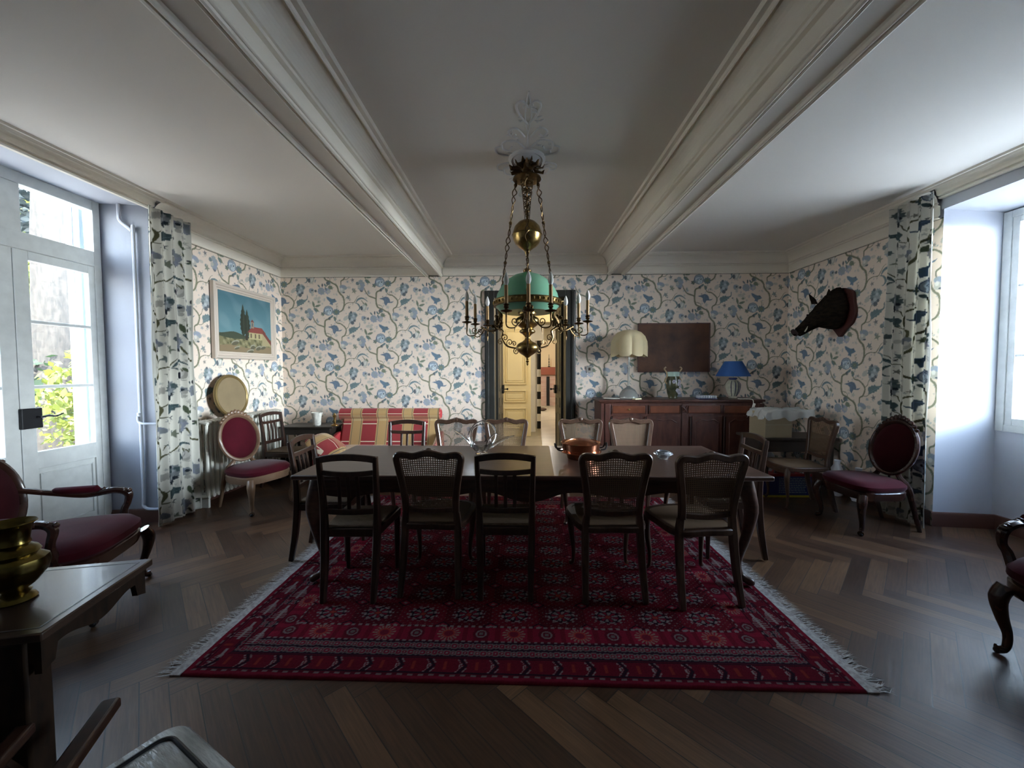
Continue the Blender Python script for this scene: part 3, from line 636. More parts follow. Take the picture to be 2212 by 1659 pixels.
def tree(name, x, y, tr, th, crowns, lm, label, size=.10, lean=0):
    t = empty(name, (x, y, -.14), 0, label, 'tree' if 'tree' in name else 'shrub')
    if th: MB().tube([(0, 0, 0), (lean*.2, 0, th*.3), (lean*.5, 0, th*.6), (lean, 0, th)], [tr*1.2, tr, tr*.85, tr*.5], 14).build('trunk', BARK, t)
    mb = MB()
    for c, r, n in crowns: leaves(mb, c, r, n, size)
    mb.build('foliage', lm, t, smooth=False); return t
tree('garden_tree', -9.4, 7.75, .40, 7.5, [((0, 0, 8.4), (2.0, 2.0, 1.6), 500)], LM1, 'thick rough tree trunk seen through the right door leaf')
tree('conifer_tree', -12.5, 8.9, .25, 7.5, [((0, 0, 5.2+i*.62), (1.35-.12*i, 1.35-.12*i, .45), 420) for i in range(8)], LM3, 'tall dark conifer seen through the transom window', .13)
tree('garden_shrub', -7.4, 6.35, .05, 1.0, [((0, 0, 1.0), (.55, .6, .85), 900), ((.1, .3, 1.8), (.4, .45, .6), 500)], LM1, 'sunlit yellow-green shrub outside the right door leaf', .07)
tree('garden_shrub', -9.5, 8.3, .05, 1.0, [((0, -.2, 1.2), (1.1, 1.0, 1.1), 1500)], LM2, 'dark green shrub behind the sunlit one in the garden', .09)
tree('garden_shrub', -8.6, 5.6, .05, .8, [((0, 0, 1.0), (.9, .7, 1.0), 1200)], LM2, 'dark green shrub at the left edge of the door glass', .08)
tree('garden_tree', -20.0, 14.0, .3, 5, [((0, 0, 5.0), (4.2, 4.0, 3.6), 5200), ((1.0, -2, 3.0), (2, 2, 1.5), 1500)], LM1, 'bright leafy tree filling the back of the garden', .26)  # this crown and the next enlarged and thickened to hold back sky light
tree('garden_tree', -16.5, 4.2, .3, 5, [((0, 0, 4.6), (4.0, 4.0, 3.6), 4800)], LM2, 'dark leafy tree seen beside the door meeting stile', .26)
tag(MB().box((-13.0, 9.3, -.14), (-12.8, 14.5, 1.9)).build('garden_wall', mat('orange_brick_wall', (.15, .085, .05), .9, var=.3, vscale=4), smooth=False), 'low orange brick garden wall beyond the shrubs', 'wall')
mb = MB()
for i in range(700):
    x, y = random.uniform(-11, -4.6), random.uniform(3.0, 9.5); a = random.uniform(0, 6.28); s = random.uniform(.03, .07)
    mb.add([(x-s*math.cos(a), y-s*math.sin(a), -.115), (x+s*.5*math.sin(a), y-s*.5*math.cos(a), -.10), (x+s*math.cos(a), y+s*math.sin(a), -.112), (x-s*.5*math.sin(a), y+s*.5*math.cos(a), -.105)], [(0, 1, 2, 3)])
tag(mb.build('fallen_leaves', mat('dry_leaves', (.08, .035, .02), .8), smooth=False), 'dry brown leaves scattered over the gravel outside the left door', 'leaves', kind='stuff')
SHUT = mat('pale_blue_shutter_paint', (.30, .36, .42), .5)
def shutter(x0, x1, y, z0, z1, label):
    t = empty('shutter', ((x0+x1)/2, y, z0), 0, label, 'shutter'); w = abs(x1-x0)/2; H = z1-z0
    mb = MB(); mb.box((-w, -.015, 0), (w, .015, H)); mb.box((-.004, -.02, 0), (.004, -.014, H)); o = mb.build('board_panel', SHUT, t, smooth=False)
    for z in (.4, H-.5): MB().box((-w, -.025, z), (w, -.014, z+.05)).build('hinge_strap', IRON if 0 else SHUT, t, smooth=False, bevel=.003)
shutter(XL-.53, XL-.66, 3.50, -.02, 2.95, 'pale open shutter standing outside the right leaf of the left door')
shutter(XR+.65, XR+1.15, 3.56, .9, 2.8, 'pale open shutter seen through the right window')

# ================================================================= CURTAINS
def curtain(x, y0, y1, z0, z1, folds, label, u0, sgn=1):
    L = abs(y1-y0); nu, nz = 190, 420
    s, t = np.meshgrid(np.linspace(0, 1, nu), np.linspace(0, 1, nz)); z = z0+(z1-z0)*t
    spread = 1+.10*(1-t)**2; amp = .015*(.75+.25*np.sin(7*s+1)); ph = 2*PI*folds*s + .5*np.sin(3*z)
    P = np.stack([x+sgn*(amp*np.sin(ph)+.012*np.sin(2*ph+1))-.0*t, y0+(y1-y0)*(.5+(s-.5)*spread)+.012*np.cos(ph), z], -1)
    Cc = sample_print(FABRIC, s*L*1.22+u0, 2.3-z)
    edge = (s < .012) | (s > .988) | (t < .006); Cc = np.where(edge[..., None], (.55, .54, .48), Cc)
    o = grid_obj('curtain', P, Cc, CURTM); m = o.modifiers.new('thick', 'SOLIDIFY'); m.thickness = .002
    return tag(o, label, 'curtain')
curtain(-3.33, 3.43, 3.87, .015, 2.93, 4.0, 'floral curtain gathered at the right of the left french door', .25)
curtain(3.60, 3.50, 3.93, .015, 2.98, 4.3, 'floral curtain gathered beside the right window', .05, -1)

# ================================================================= RUG
def make_rug():
    x0, x1, y0, y1 = -1.62, 1.54, 1.745, 4.36; st = .005
    nx, ny = int((x1-x0)/st), int((y1-y0)/st); X, Y = np.meshgrid(np.linspace(x0, x1, nx), np.linspace(y0, y1, ny))
    red, dkr, mar, navy, wht, org = [np.array(c) for c in ((.29,.018,.040), (.16,.011,.023), (.115,.010,.020), (.030,.012,.022), (.36,.30,.29), (.38,.05,.035))]
    I = np.zeros(X.shape+(3,)); I[:] = mar
    def put(mask, c, a=1.): I[mask] = I[mask]*(1-a)+c*a
    dxe = np.minimum(X-x0, x1-X); dye = np.minimum(Y-y0, y1-Y); cx, cy = (x0+x1)/2, (y0+y1)/2
    # field
    fx, fy = .27, .205
    gi = np.round((X-cx)/fx); gj = np.round((Y-cy)/fy); ux, uy = (X-cx)-gi*fx, (Y-cy)-gj*fy
    r = np.hypot(ux/.078, uy/.058); a = np.arctan2(uy/.058, ux/.078)
    put(((gi+gj) % 2 == 0) & (np.maximum(abs(ux)/.135, abs(uy)/.102) < 1), dkr*1.15)
    put(r < 1.0, navy); put((abs(r-.93) < .09) & (np.sin(a*8) > -.2), wht, .9); put((r < .75) & (np.sin(a*6) > .35) & (r > .3), wht, .75); put((r < .75) & (np.sin(a*6) < -.5), red); put(r < .22, org); put((abs(r-1.15) < .07) & (np.sin(a*14) > .3), wht*.8)
    ux2, uy2 = np.mod(X-cx, fx)-fx/2, np.mod(Y-cy, fy)-fy/2; q = abs(ux2)/.04+abs(uy2)/.03
    put(q < 1, red); put(abs(q-1) < .18, navy); put(q < .35, wht*.8)
    k = (np.sin(X*210)*np.sin(Y*230) > .80) & (r > 1.3) & (q > 1.3); put(k, org*.8)
    k = (np.sin(X*150+2)*np.sin(Y*170+1) > .86) & (r > 1.3) & (q > 1.3); put(k, wht*.6)
    # borders along the long edges (distance dye) and the ends (distance dxe)
    def strip(m, d, s, u, w, bg): mm = (d >= s) & (d < s+w) & m; put(mm, bg); return mm
    endw = .34; isx = dxe*1.0 < dye*(endw/.38); isy = ~isx
    for m, d, tt in ((isy, dye, X-cx), (isx, dxe*.38/endw, Y-cy)):
        b = d < .38; put(m & b, mar)
        put(m & (d < .028), dkr*1.35)
        mm = m & (d > .028) & (d < .04); put(mm & (np.sin(tt*2*PI/.05) > 0), wht*.55); 
        # chevron band .04-.145
        mm = m & (d > .045) & (d < .145); put(mm, dkr*1.0); per = .155
        c = np.mod(tt, per)/per; v = (d-.095)/.05
        put(mm & (abs(c-.5+.22*abs(v)) < .06), navy); put(mm & (abs(c-.40+.22*abs(v)) < .022) & (np.mod(v*4, 1) > .25), wht, .95)
        put(mm & (abs(c-.60+.22*abs(v)) < .022) & (abs(v) > .35), wht*.8); put(mm & (abs(c-.85) < .05) & (abs(v) < .5), org*.7); put(mm & (abs(c-.30) < .025) & (abs(v) < .2), wht)
        put(mm & (abs(abs(v)-.95) < .07), navy)
        # small rosette band .15-.245
        mm = m & (d > .15) & (d < .26); put(mm, navy*1.3)
        for off, rad in ((0, .019), (.5, .015)):
            for dd in (.178, .228):
                cc = (np.mod(tt/.062+off+(dd > .2)*.5, 1)-.5)*.062; rr = np.hypot(cc, d-dd)
                put(mm & (rr < rad), dkr*1.4 if off else mar*2.2); put(mm & (abs(rr-rad) < .003), wht*.55); put(mm & (rr < .005), wht*.8)
        put(m & (abs(d-.262) < .005) & (np.sin(tt*2*PI/.035) > 0), wht*.75)
        # sunburst panel row .27-.37
        mm = m & (d > .27) & (d < .375); per = .355; c = np.mod(tt+.18, per)-per/2; v = d-.3225
        put(mm, dkr*1.25); put(mm & (abs(c) < .075), red*1.15); put(mm & (abs(abs(c)-.12) < .018), red*1.0)
        rr = np.hypot(c, v*1.15); aa = np.arctan2(v, c)
        put(mm & (rr > .034) & (rr < .062) & (np.sin(aa*16) > .25), wht*np.array([1, .75, .6])); put(mm & (abs(rr-.030) < .004), org*1.3); put(mm & (rr < .024), mar*2)
        c2 = np.mod(tt+.18+per/2, per)-per/2; r2 = np.hypot(c2, v); put(mm & (r2 < .045), mar*1.3); put(mm & (abs(r2-.026) < .004), wht*.7); put(mm & (r2 < .012), wht*.5)
        put(m & (abs(d-.38) < .006) & (np.sin(tt*2*PI/.04) > 0), wht*.8)
    # comb-like white motifs on the end borders
    for sx in (-1, 1):
        for dx, in ((.10,), (.20,)):
            c = np.mod(Y-cy+dx*.5, .21)-.105; v = (dxe-dx); mm = isx & ((X-cx)*sx > 0) & (abs(c) < .08) & (abs(v) < .045)
            put(mm, dkr*1.1); put(mm & (abs(v) < .006) & (abs(c) < .07), wht); put(mm & (abs(v)+c*.5 < .028) & (np.mod(c*70, 1) > .55) & (c > -.06), wht, .9); put(mm & (np.abs(abs(v)-.040) < .003), navy)
    put(isx & (dxe > .012) & (dxe < .03), red*.9); put((dxe < .022), red*.8); put((dye < .012), red*.55)
    I *= .52*(1+.25*(rng.random(X.shape)-.5))[..., None]
    Z = .012+.0015*np.sin(X*40)*np.sin(Y*33)
    m = np.minimum(np.minimum(X-x0, x1-X), np.minimum(Y-y0, y1-Y)) < .004; Z = np.where(m, .001, Z)
    Yr = Y - (X-x0)*.012      # the rug lies slightly askew
    o = grid_obj('oriental_rug', np.stack([X, Yr, Z], -1), np.clip(I, 0, 1), attr_mat('knotted_wool', .95, bump=.4, bscale=500, spec=.03))
    tag(o, 'large red oriental rug with fringed ends under the dining table', 'rug')
    FR = mat('grey_wool_fringe', (.42, .40, .38), .9, col2=(.22, .20, .19), vscale=60)
    for sx, xe in ((-1, x0), (1, x1)):
        mb = MB(); sk = .012*(xe-x0); mb.box((min(xe, xe+sx*.05), y0-sk, .0), (max(xe, xe+sx*.05), y1-sk, .008))
        n = 560
        for i in range(n):
            y = y0-sk+(y1-y0)*(i+.5)/n; a, b = random.uniform(-.02, .02), random.uniform(-.03, .03); L = random.uniform(.055, .095); w = .0022
            p = [Vector((xe+sx*.045, y, .007)), Vector((xe+sx*(.05+L*.5), y+a, .009)), Vector((xe+sx*(.05+L), y+b, .003))]
            mb.add([p[0]+Vector((0, w, 0)), p[0]-Vector((0, w, 0)), p[1]-Vector((0, w, 0)), p[2], p[1]+Vector((0, w, 0))], [(0, 1, 2, 3, 4)])
        tag(mb.build('fringe', FR, o, smooth=False), kind='stuff')
make_rug()

# ================================================================= CHAIRS
def lattice(mb, P, nx, nz, hole=.66, th=.0012):
    """woven cane panel: P(u,v)->Vector on the panel, u,v in 0..1; octagonal holes left open"""
    for sgn in (-1, 1):
        base = len(mb.v); vs = []; fs = []
        N = P(.5, .5, True)
        for j in range(nz+1):
            for i in range(nx+1): vs.append(P(i/nx, j/nz)+N*sgn*th)
        off = len(vs); h = (1-hole)/2
        for j in range(nz):
            for i in range(nx):
                k = len(vs)
                for a, b in ((h, h), (1-h, h), (1-h, 1-h), (h, 1-h)): vs.append(P((i+a)/nx, (j+b)/nz)+N*sgn*th)
                c = [j*(nx+1)+i, j*(nx+1)+i+1, (j+1)*(nx+1)+i+1, (j+1)*(nx+1)+i]
                for q in range(4): fs.append((c[q], c[(q+1) % 4], k+(q+1) % 4, k+q))
        mb.add(vs, fs)
def slat_chair():
    """plain chair: arched open top rail, three back slats, rush seat. faces +Y"""
    t = empty('slat_back_chair')
    W_ = .175
    mb = MB()
    for s in (-1, 1):
        p = cr([(s*.155, -.245, 0), (s*.160, -.205, .22), (s*.165, -.185, .44), (s*.168, -.19, .62), (s*W_, -.225, .90)], 5)
        mb.bar(p, lerp_list([.032, .042, .044, .036, .030], len(p)), lerp_list([.034, .044, .046, .038, .028], len(p)), up=(0, 1, 0))
        mb.build('back_leg', CHWOOD, t); mb = MB()
    def rail(z, h, arch, y, dz=0, dep=.022, w=W_):
        p = [(w*q/4, y+.014*(1-(q/4)**2)*-1, z+arch*(1-(q/4)**2)) for q in range(-4, 5)]
        return MB().bar(p, dep, h)
    rail(.882, .042, .020, -.222).build('top_rail', CHWOOD, t)
    rail(.803, .032, -.010, -.207).build('upper_rail', CHWOOD, t)
    rail(.555, .038, -.004, -.186).build('lower_rail', CHWOOD, t)
    for x in (-.058, 0, .058): MB().bar([(x, -.200, .56), (x, -.204, .68), (x, -.222, .79)], [.024, .020, .024], .012, up=(0, 1, 0)).build('slat', CHWOOD, t)
    MB().extr([(-.175, -.19), (.175, -.19), (.205, .20), (-.205, .20)], (0, 0, .055), (0, 0, .385), (1, 0, 0), (0, 1, 0)).build('seat_frame', CHWOOD, t, bevel=.006)
    mb = MB(); n = 8
    mb.extr([(-.160, -.175), (.160, -.175), (.188, .188), (-.188, .188)], (0, 0, .018), (0, 0, .438), (1, 0, 0), (0, 1, 0)); mb.build('seat', STRAW, t, bevel=.008)
    for s in (-1, 1): MB().bar([(s*.182, .18, .40), (s*.180, .180, .2), (s*.176, .178, 0)], [.038, .032, .022], [.038, .032, .022], up=(0, 1, 0)).build('front_leg', CHWOOD, t)
    return t
def cab(s, x, y, z, out=(1, 1), k=1.0):
    """cabriole leg path from seat corner to foot"""
    ox, oy = out
    p = cr([(x, y, z), (x+ox*.012*k, y+oy*.016*k, z*.82), (x+ox*.006*k, y+oy*.010*k, z*.58), (x-ox*.006*k, y-oy*.006*k, z*.30), (x-ox*.004*k, y-oy*.002*k, z*.10), (x+ox*.010*k, y+oy*.016*k, .018*k)], 4)
    return p, lerp_list([.026*k, .027*k, .020*k, .014*k, .012*k, .017*k], len(p))
def cane_chair(wood=None):
    """curved-frame chair with caned back and seat. faces +Y"""
    wood = wood or CANEWOOD; t = empty('cane_back_chair')
    def by(z): return -.205-.055*max(0, (z-.44)/.46)**1.3
    for s in (-1, 1):
        p = cr([(s*.185, -.285, 0), (s*.178, -.235, .2), (s*.172, -.205, .42), (s*.165, -.207, .52)], 5); MB().bar(p, lerp_list([.034, .042, .046, .040], len(p)), lerp_list([.034, .042, .046, .034], len(p)), up=(0, 1, 0)).build('back_leg', wood, t)
    out = [(-.160, .52), (-.165, .62), (-.182, .74), (-.200, .84), (-.204, .878), (-.190, .899), (-.158, .901), (-.10, .893), (-.045, .906), (0, .914), (.045, .906), (.10, .893), (.158, .901), (.190, .899), (.204, .878), (.200, .84), (.182, .74), (.165, .62), (.160, .52)]
    p = cr([(x, by(z), z) for x, z in out], 3)
    mb = MB(); mb.bar(p, .042, .036, up=(0, 1, 0))
    mb.bar(cr([(-.162, by(.535), .545), (-.08, by(.535), .535), (0, by(.53), .530), (.08, by(.535), .535), (.162, by(.535), .545)], 3), .026, .034)
    fr = mb.build('back_frame', wood, t)
    c = MB(); c.ellipsoid((0, by(.93)+.012, .920), (.026, .014, .022), 12, 8)
    for s in (-1, 1): c.tube(cr([(s*.012, by(.93)+.016, .918), (s*.035, by(.93)+.018, .926), (s*.062, by(.92)+.016, .906), (s*.045, by(.92)+.016, .900)], 3), .006, 6)
    c.build('crest_carving', wood, fr)
    def Pb(u, v, nrm=False):
        if nrm: return Vector((0, 1, .12)).normalized()
        z = .548+v*.335+.022*math.sin(PI*u)*v**2; w = np.interp(z, [.52, .62, .74, .84, .9], [.148, .153, .170, .188, .190])
        x = (u*2-1)*w; return Vector((x, by(z)-.006*(1-(x/.19)**2), z))
    mb = MB(); lattice(mb, Pb, 26, 26); mb.build('cane_back', CANE, t, smooth=False)
    seat = cr([(-.175, -.195, .43), (0, -.205, .43), (.175, -.195, .43), (.215, -.02, .43), (.222, .14, .43), (.14, .205, .43), (0, .228, .43), (-.14, .205, .43), (-.222, .14, .43), (-.215, -.02, .43)], 4, True)
    mb = MB(); mb.bar(seat, .045, .042, closed=True); mb.build('seat_frame', wood, t)
    mb = MB()
    mb.add([(q.x*.93, q.y*.93, .444) for q in seat]+[(q.x*.93, q.y*.93, .449) for q in seat], [tuple(range(len(seat))), tuple(range(len(seat), 2*len(seat)))]+[(i, (i+1) % len(seat), len(seat)+(i+1) % len(seat), len(seat)+i) for i in range(len(seat))])
    mb.build('cane_seat', CANE, t, smooth=False)
    for s in (-1, 1):
        p, r = cab(s, s*.195, .175, .43, (s, 1), 1.0); MB().tube(p, r, 10).build('front_leg', wood, t)
    a = MB().bar(cr([(-.185, .195, .405), (-.1, .215, .392), (0, .222, .40), (.1, .215, .392), (.185, .195, .405)], 3), .02, .045)
    a.build('apron', wood, t)
    return t
def oval_ring(mb, c, rx, rz, r, tilt, n=40, flat=.8):
    mb.tube([(c[0]+rx*math.cos(2*PI*i/n), c[1]-tilt*(rz*math.sin(2*PI*i/n)), c[2]+rz*math.sin(2*PI*i/n)) for i in range(n)], r, 8, True, flat)
def medallion_chair(wood, fabric, arms=False, w=.24, back_fabric=None):
    t = empty('armchair' if arms else 'medallion_chair')
    sz = .38; bz, brx, brz = (.72, .20, .235) if not arms else (.70, .25, .25)
    tl = .22; cy = -.27 if not arms else -.33; D = w if not arms else .31
    mb = MB(); oval_ring(mb, (0, cy, bz), brx, brz, .024, tl)
    fr = mb.build('back_frame', wood, t)
    c = MB()
    for i in range(-5, 6):
        a = PI/2+i*.16; x, z = (brx+.018)*math.cos(a), (brz+.02)*math.sin(a); c.ellipsoid((x, cy-tl*z, bz+z+.006*(5-abs(i))*.6), (.024, .016, .018+.003*(5-abs(i))), 8, 6)
    c.build('crest_carving', wood, fr)
    mb = MB(); rings = []
    for k in range(9):
        a = -PI/2+PI*k/8; sc = math.cos(a)*.97+.03; dy = .032*math.sin(a)
        rings.append([(brx*.93*sc*math.cos(2*PI*i/32), cy-tl*(brz*.93*sc*math.sin(2*PI*i/32))+dy*1.0, bz+brz*.93*sc*math.sin(2*PI*i/32)) for i in range(32)])
    mb.ring(rings); mb.build('back_cushion', back_fabric or fabric, t)
    for s in (-1, 1):
        p = cr([(s*.17, cy-.09, 0), (s*.17, cy-.04, .16), (s*.165, cy+.02, sz), (s*.10, cy+.035, sz+.09), (s*.085, cy+.045, bz-brz+.03)], 5)
        MB().tube(p, lerp_list([.015, .018, .026, .020, .018], len(p)), 8).build('back_leg', wood, t)
    n = 36
    def seatpt(i, sc, z):
        a = 2*PI*i/n; x, y = math.cos(a), math.sin(a)
        e = .62; X = w*1.06*math.copysign(abs(x)**e, x)*(1.0+.08*y); Y_ = D*math.copysign(abs(y)**e, y)
        return (X*sc, Y_*sc, z)
    MB().ring([[seatpt(i, .99, sz-.075) for i in range(n)], [seatpt(i, 1.02, sz-.05) for i in range(n)], [seatpt(i, 1.02, sz-.01) for i in range(n)], [seatpt(i, .98, sz) for i in range(n)]]).build('seat_frame', wood, t)
    hh = .11 if arms else .085
    MB().ring([[seatpt(i, .97, sz-.005) for i in range(n)], [seatpt(i, 1.035, sz+.02) for i in range(n)], [seatpt(i, 1.03, sz+hh*.5) for i in range(n)], [seatpt(i, .93, sz+hh*.8) for i in range(n)], [seatpt(i, .7, sz+hh*.97) for i in range(n)], [seatpt(i, .3, sz+hh*1.05) for i in range(n)], [seatpt(i, .05, sz+hh*1.06) for i in range(n)]]).build('seat_cushion', fabric, t)
    for s in (-1, 1):
        p, r = cab(s, s*w*.93, D*.90, sz-.03, (s, 1), 1.35)
        lg = MB().tube(p, r, 10); f = p[-1]
        L = lg.build('front_leg', wood, t)
        MB().ellipsoid((f.x, f.y-.005, .016), (.016, .016, .016), 10, 6).build('caster', IRON, L)
    if arms:
        for s in (-1, 1):
            p = cr([(s*(w*.99), D*.52, sz+.0), (s*(w*1.10), D*.50, sz+.10), (s*(w*1.16), D*.54, sz+.15), (s*(w*1.14), D*.56, sz+.215), (s*(w*1.10), D*.34, sz+.245), (s*(w*1.08), -.04, sz+.23), (s*(w*1.02), -D*.6, sz+.26), (s*brx*.90, cy-.01, sz+.32)], 5)
            ar = MB().tube(p, lerp_list([.026, .022, .020, .024, .022, .020, .018, .018], len(p)), 8).build('arm', wood, t)
            g = MB()
            for q in range(6): g.ellipsoid((s*w*1.12, D*(.60-.09*q), sz+.235+.004*q), (.020, .012, .018), 8, 6)
            g.build('arm_carving', wood, ar)
            MB().tube([(s*w*1.09, D*.10, sz+.255), (s*w*1.085, D*.04, sz+.265), (s*w*1.07, -D*.25, sz+.265), (s*w*1.05, -D*.62, sz+.27), (s*w*1.045, -D*.70, sz+.265)], [.012, .026, .028, .026, .012], 10).build('arm_pad', fabric, ar)
    return t
def place(proto, x, y, rz, label, group=None, cat='chair', first=[]):
    o = proto if proto.name not in first else copy_tree(proto)
    first.append(proto.name); o.location = (x, y, 0); o.rotation_euler = (0, 0, rz)
    return tag(o, label, cat, group)
RG = .0135
A = slat_chair(); B = cane_chair(); G = 'chairs around the dining table'
for ch, x, y, rz, lb in (
    (A, -1.075, 2.56, .02, 'dark slat-back chair with rush seat, leftmost of the near row'),
    (B, -.575, 2.66, -.03, 'cane-back chair second from left in the near row'),
    (A, -.10, 2.60, .0, 'dark slat-back chair with rush seat in the middle of the near row'),
    (B, .57, 2.62, .02, 'cane-back chair fourth from left in the near row'),
    (B, 1.115, 2.58, .10, 'cane-back chair at the right end of the near row'),
    (A, -1.50, 3.0, -PI/2+.06, 'dark slat-back chair facing the left end of the table'),
    (A, 1.60, 3.08, PI/2-.08, 'dark slat-back chair facing the right end of the table'),
    (A, -1.165, 3.70, PI, 'slat-back chair in the far row in front of the plaid sofa'),
    (B, -.665, 3.70, PI, 'cane-back chair behind the table left of the doorway'),
    (B, -.145, 3.70, PI+.03, 'cane-back chair behind the table in front of the doorway'),
    (B, .605, 3.70, PI, 'cane-back chair behind the copper pan'),
    (B, 1.115, 3.70, PI, 'cane-back chair in the far row before the sideboard')):
    o = place(ch, x, y, rz, lb, G); o.location.z = RG+.001
o = place(B, 2.90, 4.14, PI/2-.10, 'cane-back chair with plain seat beside the cardboard box')
o = place(A, -2.95, 4.80, -PI/2-.1, 'dark slat-back chair standing by the far end of the radiator')
R1 = medallion_chair(GOLDWOOD, VELVET)
place(R1, -2.80, 4.02, -PI/2-.35, 'red velvet medallion chair in front of the radiator')
R2 = medallion_chair(REDWOOD, VELVET, back_fabric=DKVELVET)
place(R2, 3.14, 3.60, PI/2+.05, 'red velvet medallion chair with carved crest beside the right curtain')
AC = medallion_chair(REDWOOD, VELVET, arms=True, w=.29, back_fabric=DKVELVET)
place(AC, -2.80, 2.25, -1.22, 'red velvet armchair with open carved arms before the left french door', cat='armchair')
place(AC, 2.78, 1.79, 1.87, 'dark carved armchair cut by the right edge of the photo', cat='armchair')

# ================================================================= DINING TABLE
dt = empty('dining_table', (.05, 2.975, RG), 0, 'long dark polished dining table with curved legs on the red rug', 'dining table')
HX, HY = 1.56, .50
mb = MB(); mb.box((-HX, -HY, .715), (HX, HY, .747)); mb.build('tabletop', DKWOOD, dt, bevel=.008)
mb = MB()
for sy in (-1, 1):
    pl = [(-HX+.13, .712), (HX-.13, .712)] + [(x, .598-.018*math.cos(x*2*PI/.62)-(.03 if abs(x) < .22 else 0)*(math.cos(x*PI/.44))) for x in np.linspace(HX-.13, -HX+.13, 61)]
    mb.extr(pl, (0, .022, 0), (0, sy*(HY-.085)-.011, 0))
for sx in (-1, 1):
    pl = [(-HY+.085, .712), (HY-.085, .712)] + [(y, .60-.012*math.cos(y*2*PI/.4)) for y in np.linspace(HY-.085, -HY+.085, 31)]
    mb.extr(pl, (.022, 0, 0), (sx*(HX-.13)-.011, 0, 0), (0, 1, 0), (0, 0, 1))
mb.build('apron', DKWOOD, dt, smooth=False)
for sx in (-1, 1):
    for sy in (-1, 1):
        x, y = sx*(HX-.135), sy*(HY-.09)
        p = cr([(x, y, .71), (x+sx*.012, y+sy*.010, .62), (x+sx*.030, y+sy*.020, .50), (x+sx*.006, y+sy*.006, .32), (x-sx*.030, y-sy*.016, .15), (x-sx*.015, y-sy*.006, .06), (x+sx*.035, y+sy*.026, .028), (x+sx*.05, y+sy*.03, .018)], 4)
        MB().tube(p, lerp_list([.045, .050, .044, .030, .024, .022, .026, .010], len(p)), 12).build('leg', DKWOOD, dt)
TT = .747+RG
# glass centrepiece
gb = empty('crystal_bowl', (-.325, 3.13, TT), .2, 'clear crystal centrepiece with looping glass arms on the dining table', 'bowl')
MB().lathe([(.045, 0), (.05, .008), (.03, .016), (.055, .03), (.085, .062), (.092, .09), (.084, .09), (.06, .05), (.02, .032), (.002, .03)], (0, 0, 0), 28, wob=lambda a, z: 1+.12*math.sin(3*a)*(z > .03)).build('bowl_body', GLASS, gb)
for pts, r in (([(-.06, 0, .06), (-.12, -.01, .13), (-.19, -.01, .185), (-.225, 0, .20)], (.016, .013, .009, .003)), ([(.06, 0, .05), (.14, 0, .09), (.22, .01, .125), (.28, .01, .14)], (.018, .014, .008, .003)),
               ([(-.06, .02, .06), (-.10, .03, .14), (-.05, .03, .235), (.03, .03, .262), (.10, .02, .22), (.115, .0, .13), (.06, 0, .05)], (.018, .013, .010, .010, .012, .014, .018)),
               ([(.03, -.05, .05), (.05, -.07, .12), (.10, -.06, .17), (.14, -.05, .155)], (.015, .012, .008, .003)), ([(-.04, -.04, .05), (-.08, -.06, .13), (-.075, -.06, .21), (-.02, -.05, .245), (.02, -.05, .24)], (.015, .012, .009, .008, .003))):
    p = cr(pts, 5); MB().tube(p, lerp_list(r, len(p)), 8, flat=.6).build('glass_arm', GLASS, gb)
# copper pan
cp_ = empty('copper_pan', (.46, 2.99, TT), .1, 'round copper pan with two iron handles on the dining table', 'pan')
MB().lathe([(.100, 0), (.104, .005), (.106, .02), (.118, .045), (.142, .050), (.156, .052), (.156, .058), (.138, .062), (.143, .09), (.148, .118), (.154, .122), (.148, .126), (.138, .118), (.130, .10), (.10, .09), (.002, .088)], (0, 0, 0), 40).build('pan_body', COPPER, cp_)
MB().lathe([(.133, .112), (.115, .128), (.08, .143), (.04, .152), (.002, .155)], (0, 0, 0), 30).build('domed_insert', COPPER, cp_)
for s in (-1, 1):
    MB().tube(cr([(s*.148, -.04, .068), (s*.185, -.035, .075), (s*.20, -.015, .11), (s*.20, .015, .11), (s*.185, .035, .075), (s*.148, .04, .068)], 4), .006, 8).build('handle', IRON, cp_)
mb = MB().lathe([(.034, 0), (.036, .006), (.045, .02), (.062, .034), (.074, .040), (.072, .046), (.058, .046), (.050, .058), (.044, .060), (.040, .046), (.030, .02), (.002, .016)], (1.085, 2.97, TT), 10)
tag(mb.build('glass_ashtray', mat('frosted_cut_glass', (.85, .93, 1), .12, trans=.75, ior=1.45)), 'faceted glass ashtray at the right of the dining table', 'ashtray')

# ================================================================= CHANDELIER
ch = empty('chandelier', (.05, 3.02, ZC), 0, 'brass oil-lamp chandelier with green glass shade hanging over the dining table', 'chandelier')
def zz(z): return z-ZC
mb = MB(); mb.lathe([(.03, 0), (.05, -.012), (.045, -.03), (.06, -.04), (.05, -.075), (.032, -.09), (.03, -.14), (.002, -.145)], (0, 0, 0), 24)
for k in range(10):
    a = 2*PI*k/10
    for r1, zt, w in ((.10, -.055, .028), (.125, -.085, .034)):
        aa = a+(.3 if r1 > .11 else 0); c, s_ = math.cos(aa), math.sin(aa)
        mb.tube([(.03*c, .03*s_, -.03), (.07*c, .07*s_, zt+.0), (r1*c, r1*s_, zt-.005), (r1*1.12*c, r1*1.12*s_, zt+.02)], [.010, w*.6, w*.5, .003], 7, flat=.35)
mb.build('canopy', DKBRASS, ch)
MB().lathe([(.03, -.142), (.105, -.146), (.108, -.156), (.03, -.165)], (0, 0, 0), 28).build('pulley_disc', DKBRASS, ch)
for k in range(3):
    a = -PI/2+2*PI*k/3; c, s_ = math.cos(a), math.sin(a)
    MB().tube([(.05*c, .05*s_, -.16), (.018*c, .018*s_, zz(2.585))], .0022, 5).build('cord', DKBRASS, ch)
mb = MB(); n = 150                                     # tapering open scrollwork column
